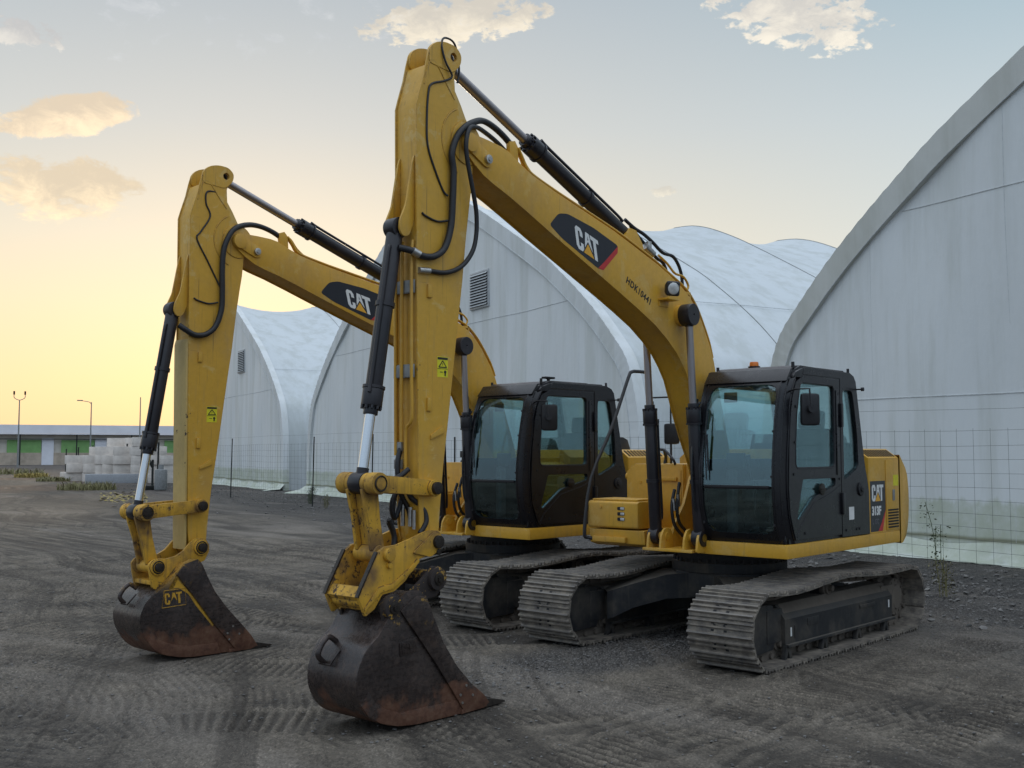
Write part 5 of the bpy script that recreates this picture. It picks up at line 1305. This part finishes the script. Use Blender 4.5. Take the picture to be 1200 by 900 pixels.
def ground():
    def axis(a, b, step, far):
        c = list(np.arange(a, b, step)); s = step; x = b
        while x < far: c.append(x); s = min(s*1.22, 40); x += s
        s = step; x = a-step
        while x > -far: c.insert(0, x); s = min(s*1.22, 40); x -= s
        return np.array(c)
    xs = axis(-3.6, 8.0, .030, 700.); ys = axis(-12., 4.6, .030, 700.)
    X, Y = np.meshgrid(xs, ys, indexing='ij'); Z = np.zeros_like(X)
    near = np.exp(-(np.maximum(0, np.hypot(X-2.5, Y+3.5)-14)/10)**2)
    Z += (fbm(X*.5, Y*.5, 1, 3)-.5)*.05+(fbm(X*3., Y*3., 9, 3)-.5)*.022+(fbm(X*11, Y*11, 5, 3)-.5)*.020*near+(vnoise(X*27, Y*27, 15)-.5)*.010*near
    # old cleat prints everywhere, in patches that run different ways
    for k, (ang, pitch, amp) in enumerate(((.35,.085,.019),(1.0,.10,.018),(-.25,.09,.018),(1.9,.12,.018))):
        wx = X+.35*(fbm(X*.35, Y*.35, 31+k, 2)-.5)*4; wy = Y+.35*(fbm(X*.35, Y*.35, 41+k, 2)-.5)*4
        u_ = wx*math.cos(ang)+wy*math.sin(ang); v_ = -wx*math.sin(ang)+wy*math.cos(ang)
        mk = np.clip((fbm(v_*1.1+k*9, u_*.16, 51+k, 2)-.46)*9, 0, 1)*np.clip((fbm(X*1.4, Y*1.4, 61+k, 3)-.38)*5, 0, 1)
        Z += near*mk*amp*(np.clip(np.sin(u_*2*PI/pitch+.8*np.sin(v_*7))*2.6, -1, 1)*.5)
    for pts, w, pitch, dep, chev in TRAILS:
        P = np.array([[p.x, p.y] for p in catmull([Vector(p) for p in pts], 12)]); seg = np.hypot(*(P[1:]-P[:-1]).T); cum = np.r_[0, np.cumsum(seg)]
        best = np.full(X.shape, 1e9); S = np.zeros_like(X); Q = np.zeros_like(X)
        bx0, bx1, by0, by1 = P[:,0].min()-1, P[:,0].max()+1, P[:,1].min()-1, P[:,1].max()+1
        ix = np.where((xs > bx0) & (xs < bx1))[0]; iy = np.where((ys > by0) & (ys < by1))[0]
        if len(ix) == 0 or len(iy) == 0: continue
        sl = (slice(ix[0], ix[-1]+1), slice(iy[0], iy[-1]+1)); x, y = X[sl], Y[sl]; bs, ss, qs = best[sl], S[sl], Q[sl]
        for i in range(len(seg)):
            d = (P[i+1]-P[i])/seg[i]; rx, ry = x-P[i,0], y-P[i,1]; t = np.clip(rx*d[0]+ry*d[1], 0, seg[i]); cx, cy = rx-d[0]*t, ry-d[1]*t; dd = np.hypot(cx, cy); m = dd < bs
            bs[m] = dd[m]; ss[m] = (cum[i]+t)[m]; qs[m] = (rx*-d[1]+ry*d[0])[m]
        ins = np.clip((w/2-np.abs(qs)+.03)/.05, 0, 1); ph = ss+ (np.abs(qs)*.55 if chev else qs*.04)+.010*np.sin(ss*3)
        cle = np.clip(np.sin(ph*2*PI/pitch)*2.6, -1, 1)*.5+.5
        fade = np.clip(fbm(x*.9+pitch*50, y*.9, 21, 3)*2.6-.62, 0, 1)
        berm = np.exp(-((np.abs(qs)-w/2-.04)/.05)**2)*.010
        zz = Z[sl]; zz *= (1-.7*ins*fade); zz += (-dep*.7*ins+dep*cle*ins+berm)*fade*1.7
    # keep the machines' contact areas flat
    import itertools
    for cx, cy, a, b in ((0,1.0,2.0,.42),(0,-1.0,2.0,.42),(-.12,-2.2,2.0,.42),(-.12,-4.23,2.0,.42),(4.6,.1,1.0,.42),(4.4,-3.3,1.0,.42)):
        k = np.clip(1.6-np.maximum(np.abs(X-cx)/a, np.abs(Y-cy)/b)*1.3, 0, 1); Z = Z*(1-k)+(-.004)*k
    Z -= np.clip((np.hypot(X, Y)-400)/300, 0, 1)*.0
    nx, ny = X.shape; V = np.stack([X, Y, Z], -1).reshape(-1, 3); idx = np.arange(nx*ny).reshape(nx, ny)
    F = np.stack([idx[:-1,:-1], idx[1:,:-1], idx[1:,1:], idx[:-1,1:]], -1).reshape(-1, 4)
    me = bpy.data.meshes.new('ground'); me.vertices.add(len(V)); me.vertices.foreach_set('co', V.ravel()); me.loops.add(F.size); me.loops.foreach_set('vertex_index', F.ravel().astype(np.int32)); me.polygons.add(len(F)); me.polygons.foreach_set('loop_start', np.arange(0, F.size, 4, dtype=np.int32)); me.polygons.foreach_set('loop_total', np.full(len(F), 4, dtype=np.int32)); me.polygons.foreach_set('use_smooth', np.ones(len(F), dtype=bool)); me.update(calc_edges=True)
    m, t, bs = new_mat('packed_ground'); o = coord(t); x, y, z = t.sep(o)
    big = t.noise(o, .22, 5, .55, .4); mid = t.noise(o, 1.3, 5, .6, .3); fine = t.noise(o, 14, 6, .7); gr = t.vor(o, 42); gr2 = t.vor(o, 17)
    c = t.ramp(mid, [(.25,(.066,.060,.053)),(.42,(.108,.098,.086)),(.58,(.150,.137,.120)),(.8,(.205,.187,.164))])
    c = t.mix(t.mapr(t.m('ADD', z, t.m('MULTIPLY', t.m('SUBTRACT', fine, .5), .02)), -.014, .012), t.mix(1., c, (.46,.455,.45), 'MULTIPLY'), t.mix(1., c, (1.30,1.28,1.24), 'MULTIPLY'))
    c = t.mix(t.mapr(big, .46, .68), c, t.mix(.45, c, (.055,.052,.052)))
    c = t.mix(t.m('MULTIPLY', t.mapr(fine, .35, .7), .5), c, (.085,.078,.072), 'MIX')
    # dusty crowns lighter, troughs darkened: relief shading painted into the colour by height
    # reddish soil spread far left, stone chips along the fence and near the machines
    dx = t.m('ADD', t.m('MULTIPLY', x, -.326), t.m('MULTIPLY', y, -.945)); s_ = t.m('ADD', dx, -.326*9.9*1.0-.945*1.4+0.0); off = t.m('ADD', t.m('MULTIPLY', x, .945), t.m('MULTIPLY', y, -.326)); off = t.m('ADD', off, 9.9*.945-1.4*.326+0.)
    soil = t.m('MULTIPLY', t.mapr(s_, 28, 60), t.mapr(t.noise(o, .12, 4, .6, .5), .40, .56)); c = t.mix(t.m('MULTIPLY', soil, .8), c, (.15,.098,.066))
    bandg = t.m('MULTIPLY', t.mapr(t.m('ADD', off, t.m('MULTIPLY', big, 5)), 12.0, 7.5), t.mapr(mid, .30, .55, .55, 1.))
    stone = t.ramp(gr, [(0.,(.20,.20,.205)),(.35,(.12,.12,.125)),(.7,(.035,.036,.04))]); c = t.mix(t.m('MULTIPLY', bandg, .75), c, stone)
    px = t.m('SUBTRACT', x, 1.6); py = t.m('ADD', y, .25); dd = t.m('SQRT', t.m('ADD', t.m('POWER', t.m('MULTIPLY', px, .5), 2.), t.m('POWER', t.m('MULTIPLY', py, 1.35), 2.)))
    patch = t.mapr(t.m('ADD', dd, t.m('MULTIPLY', mid, .7)), 1.55, .95); c = t.mix(t.m('MULTIPLY', patch, .75), c, stone)
    light = t.mapr(t.noise(t.scale(o, (.5,.14,1)), 1., 4, .5, .8), .56, .70); c = t.mix(t.m('MULTIPLY', light, .45), c, (.27,.25,.23))
    hgt = t.m('ADD', t.m('MULTIPLY', fine, .6), t.m('MULTIPLY', t.m('SUBTRACT', 1., gr2), .35)); hgt = t.m('ADD', hgt, t.m('MULTIPLY', t.m('MULTIPLY', t.m('SUBTRACT', 1., gr), t.m('MAXIMUM', bandg, patch)), .9))
    trail = t.m('SINE', t.m('MULTIPLY', t.m('ADD', x, t.m('MULTIPLY', t.noise(o, .5, 2), 2.)), 45)); hgt = t.m('ADD', hgt, t.m('MULTIPLY', t.vor(o, 75), -.25))
    cmb = t.add('ShaderNodeCombineXYZ'); t.put(cmb.inputs[0], t.m('MULTIPLY', t.m('ADD', off, t.m('MULTIPLY', t.noise(o, .06, 2), 9.)), 3.2)); t.put(cmb.inputs[1], t.m('MULTIPLY', s_, .06)); lg = t.noise(cmb.outputs[0], 1., 5, .65)
    far_ = t.mapr(off, 3., 9., .35, 1.)
    c = t.mix(t.m('MULTIPLY', t.mapr(lg, .50, .62), t.m('MULTIPLY', far_, .6)), c, (.045,.040,.036)); c = t.mix(t.m('MULTIPLY', t.mapr(lg, .46, .36), t.m('MULTIPLY', far_, .35)), c, (.22,.20,.178))
    grit = t.vor(o, 75, out='Color'); gx = t.sep(grit)[0]; c = t.mix(.55, c, t.mix(1., c, t.ramp(gx, [(0.,(.45,.44,.43)),(.5,(.95,.94,.92)),(.85,(1.3,1.28,1.25)),(1.,(2.0,1.95,1.9))]), 'MULTIPLY'))
    c = t.mix(1., c, (.86,.825,.78), 'MULTIPLY')
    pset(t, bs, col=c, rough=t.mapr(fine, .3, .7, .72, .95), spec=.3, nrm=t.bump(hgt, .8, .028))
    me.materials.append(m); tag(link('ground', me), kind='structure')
    # loose stones
    r = np.random.default_rng(5); st = plain('stone_chip', (.20,.19,.18), .9, var=.6, scale=5); b = MB()
    base = bmesh.new(); bmesh.ops.create_icosphere(base, subdivisions=1, radius=1); bv = np.array([v.co[:] for v in base.verts]); bf = [[v.index for v in f.verts] for f in base.faces]; base.free()
    VV, FF = [], []
    def stones(n, fn, s0, s1):
        for i in range(n):
            x_, y_ = fn(); s = s0+(s1-s0)*r.random()**3; R_ = r.normal(size=(3,3)); q, _ = np.linalg.qr(R_); v = (bv*(1+.25*r.normal(size=(len(bv),1))))@(q*np.array([1,.8,.6]))*s; v[:,2] *= .7; k = len(VV)*len(bv); VV.append(v+[x_,y_,s*.25]); FF.extend([[a+k for a in f] for f in bf])
    def bandf(): s = r.random()**1.2*62-6; o_ = 1.0+abs(r.normal())*2.6; p = WO+WD*s+WN*o_; return p.x, p.y
    def ptch(): return 1.6+r.normal()*1.3, -.3+r.normal()*.38
    def anyf(): return r.uniform(-3, 8), r.uniform(-11, 4)
    stones(4200, bandf, .012, .065); stones(2200, ptch, .007, .020); stones(1500, anyf, .005, .018)
    stones(9000, lambda: (r.uniform(-3.5, 7.8), r.uniform(-11, 4.2)), .004, .016)
    stones(900, lambda: (r.uniform(-6.5,-2.5), r.uniform(-1.5,2.2)), .010, .035)
    me = bpy.data.meshes.new('gravel'); me.from_pydata(np.concatenate(VV).tolist(), [], FF); me.materials.append(st); me.update(); tag(link('gravel', me), 'loose grey stone chips scattered over the packed ground', None, None, 'stuff')
CAM = (10.0628, 6.0774, 1.9126); YAW, PIT, ROL, FPX = 3.8823, .0647, -.0002, 1261.37
def camera():
    cy, sy, cp, sp = math.cos(YAW), math.sin(YAW), math.cos(PIT), math.sin(PIT)
    f = Vector((cy*cp, sy*cp, sp)); r = Vector((sy, -cy, 0)); u = r.cross(f); c, s = math.cos(ROL), math.sin(ROL)
    r2 = r*c+u*s; u2 = -r*s+u*c
    cd = bpy.data.cameras.new('camera'); co = bpy.data.objects.new('camera', cd); COL.objects.link(co)
    co.matrix_world = Matrix(((r2.x,u2.x,-f.x,CAM[0]),(r2.y,u2.y,-f.y,CAM[1]),(r2.z,u2.z,-f.z,CAM[2]),(0,0,0,1)))
    cd.sensor_width = 36; cd.lens = 36*FPX/1200; cd.clip_start = .1; cd.clip_end = 3000; SC.camera = co
SUN_AZ, SUN_EL = math.radians(236), math.radians(5.5)
def world():
    w = bpy.data.worlds.new('World'); SC.world = w; w.use_nodes = True; t = NT(w.node_tree); t.n.clear()
    out = t.add('ShaderNodeOutputWorld'); bg = t.add('ShaderNodeBackground'); t.l.new(bg.outputs[0], out.inputs[0])
    sky = t.add('ShaderNodeTexSky', sky_type='NISHITA', sun_disc=False); sky.sun_elevation = SUN_EL; sky.sun_rotation = PI/2-SUN_AZ; sky.air_density = 1.2; sky.dust_density = 2.5; sky.ozone_density = 1.2
    d = t.vm('NORMALIZE', coord(t, 'Generated')); x, y, z = t.sep(d)
    hl = t.m('MAXIMUM', t.m('SQRT', t.m('ADD', t.m('MULTIPLY', x, x), t.m('MULTIPLY', y, y))), 1e-4)
    ca = t.m('DIVIDE', t.m('ADD', t.m('MULTIPLY', x, math.cos(SUN_AZ)), t.m('MULTIPLY', y, math.sin(SUN_AZ))), hl)
    zz = t.m('MAXIMUM', z, 0.)
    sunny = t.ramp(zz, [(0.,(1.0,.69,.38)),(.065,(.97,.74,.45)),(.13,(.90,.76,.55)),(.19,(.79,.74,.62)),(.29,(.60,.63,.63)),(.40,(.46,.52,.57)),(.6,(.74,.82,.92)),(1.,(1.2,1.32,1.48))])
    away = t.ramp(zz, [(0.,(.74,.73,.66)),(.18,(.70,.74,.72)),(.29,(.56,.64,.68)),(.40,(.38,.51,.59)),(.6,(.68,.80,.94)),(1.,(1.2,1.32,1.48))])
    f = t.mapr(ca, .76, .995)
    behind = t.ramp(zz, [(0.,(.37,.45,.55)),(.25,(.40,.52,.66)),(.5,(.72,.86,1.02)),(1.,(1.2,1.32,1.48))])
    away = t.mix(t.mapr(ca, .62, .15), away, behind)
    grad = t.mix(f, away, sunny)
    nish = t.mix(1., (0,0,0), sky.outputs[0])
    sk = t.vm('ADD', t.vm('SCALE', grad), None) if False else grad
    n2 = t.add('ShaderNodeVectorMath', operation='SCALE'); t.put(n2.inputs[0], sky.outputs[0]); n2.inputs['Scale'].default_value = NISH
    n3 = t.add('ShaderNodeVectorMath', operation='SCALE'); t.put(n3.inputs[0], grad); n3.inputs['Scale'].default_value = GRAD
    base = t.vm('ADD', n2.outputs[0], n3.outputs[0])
    # clouds as soft patches on the dome: azimuth and elevation of each
    az = t.m('ARCTAN2', y, x); el = t.m('ARCSINE', z)
    fine = t.noise(t.scale(d, (1,1,1.6)), 30, 9, .68, .4); lump = t.noise(t.scale(d, (1,1,2.2)), 13, 7, .66, .3)
    cells = t.noise(t.scale(d, (1,1,2.0)), 44, 4, .6, .2)
    tot = base
    def cloud(px, py, w, h, tex, thr, col, amt, tilt=0.):
        nonlocal tot
        a0 = YAW-2*PI-math.atan((px-600)/FPX); e0 = PIT+math.atan((450-py)/math.hypot(FPX, px-600)); wa, ha = w/FPX, h/FPX
        da = t.m('DIVIDE', t.m('SUBTRACT', az, a0), -wa); de = t.m('DIVIDE', t.m('ADD', t.m('SUBTRACT', el, e0), t.m('MULTIPLY', t.m('SUBTRACT', az, a0), tilt)), ha)
        q = t.m('SUBTRACT', 1., t.m('ADD', t.m('MULTIPLY', da, da), t.m('MULTIPLY', de, de))); q = t.m('MAXIMUM', q, -1.)
        dn = t.m('ADD', t.m('MULTIPLY', q, .30), tex); k = t.m('MULTIPLY', t.mapr(dn, thr+.03, thr+.12), amt)
        cc = [tuple(c*s_/WSTR/2**EXPO for c, s_ in zip(col, sh)) for sh in ((.70,.74,.84),(1.04,1.06,1.1))]
        tot = t.mix(k, tot, t.mix(t.mapr(t.m('ADD', t.m('MULTIPLY', fine, .6), t.m('MULTIPLY', de, -.14)), .22, .48), cc[0], cc[1]))
    cloud(60,228,110,44, t.m('ADD', t.m('MULTIPLY', lump, .6), t.m('MULTIPLY', fine, .4)), .565, (1.16,.92,.60), 1., .0)
    cloud(58,146,92,28, t.m('ADD', t.m('MULTIPLY', lump, .6), t.m('MULTIPLY', fine, .4)), .56, (1.14,.90,.60), 1., .25)
    cloud(30,48,60,20, fine, .60, (.84,.78,.68), .8)
    cloud(535,22,140,34, t.m('ADD', t.m('MULTIPLY', cells, .75), t.m('MULTIPLY', fine, .25)), .585, (.98,.86,.66), .95, .08)
    cloud(940,18,125,48, t.m('ADD', t.m('MULTIPLY', cells, .75), t.m('MULTIPLY', fine, .25)), .60, (.97,.88,.72), .95, -.2)
    cloud(782,225,24,10, fine, .62, (1.0,.90,.70), .9)
    cloud(300,20,700,120, t.m('ADD', t.m('MULTIPLY', lump, .5), t.m('MULTIPLY', fine, .5)), .78, (.74,.74,.72), .4)
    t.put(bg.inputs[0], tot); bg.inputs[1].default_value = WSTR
    sd = bpy.data.lights.new('sun', 'SUN'); sd.energy = SUNE; sd.angle = math.radians(4); sd.color = (1.,.80,.55); so = bpy.data.objects.new('sun', sd); COL.objects.link(so)
    v = Vector((math.cos(SUN_AZ)*math.cos(SUN_EL), math.sin(SUN_AZ)*math.cos(SUN_EL), math.sin(SUN_EL))); so.rotation_euler = v.to_track_quat('Z', 'Y').to_euler(); so.location = (0,0,30)
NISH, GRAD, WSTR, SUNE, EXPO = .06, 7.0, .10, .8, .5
camera(); world()
ground()
far_side(); fence(); plants()
hangar(4.9-HW, 'nearest white fabric hangar, its blank end wall cut off by the right edge', 3, None, (2.98,6.59), seed=1)
hangar(9.5, 'middle white fabric hangar behind both excavators, long scalloped roof running right', 6, (8.77,10.06,6.91,8.06), (6.4,), seed=2)
hangar(41.5, 'farthest white fabric hangar, half hidden by the left excavator arm', 4, (8.25,9.65,6.80,8.05), (5.4,), seed=3)
make_excavator('excavator', (0,0,0), 0., .021, 'A', 'nearer yellow excavator with HDK10441 on its boom and a quick coupler above its bucket')
make_excavator('excavator', (-.124,-3.224,0), -.032, .012, 'B', 'farther yellow excavator with faded cover strip on its arm and yellow badge on its bucket')
v = SC.view_settings; v.view_transform = 'Standard'; v.look = 'None'; v.exposure = EXPO if 'EXPO' in globals() else 0.; v.gamma = 1.; v.use_curve_mapping = False
SC.cycles.max_bounces = 6; SC.cycles.transparent_max_bounces = 12; SC.cycles.diffuse_bounces = 3; SC.cycles.glossy_bounces = 3
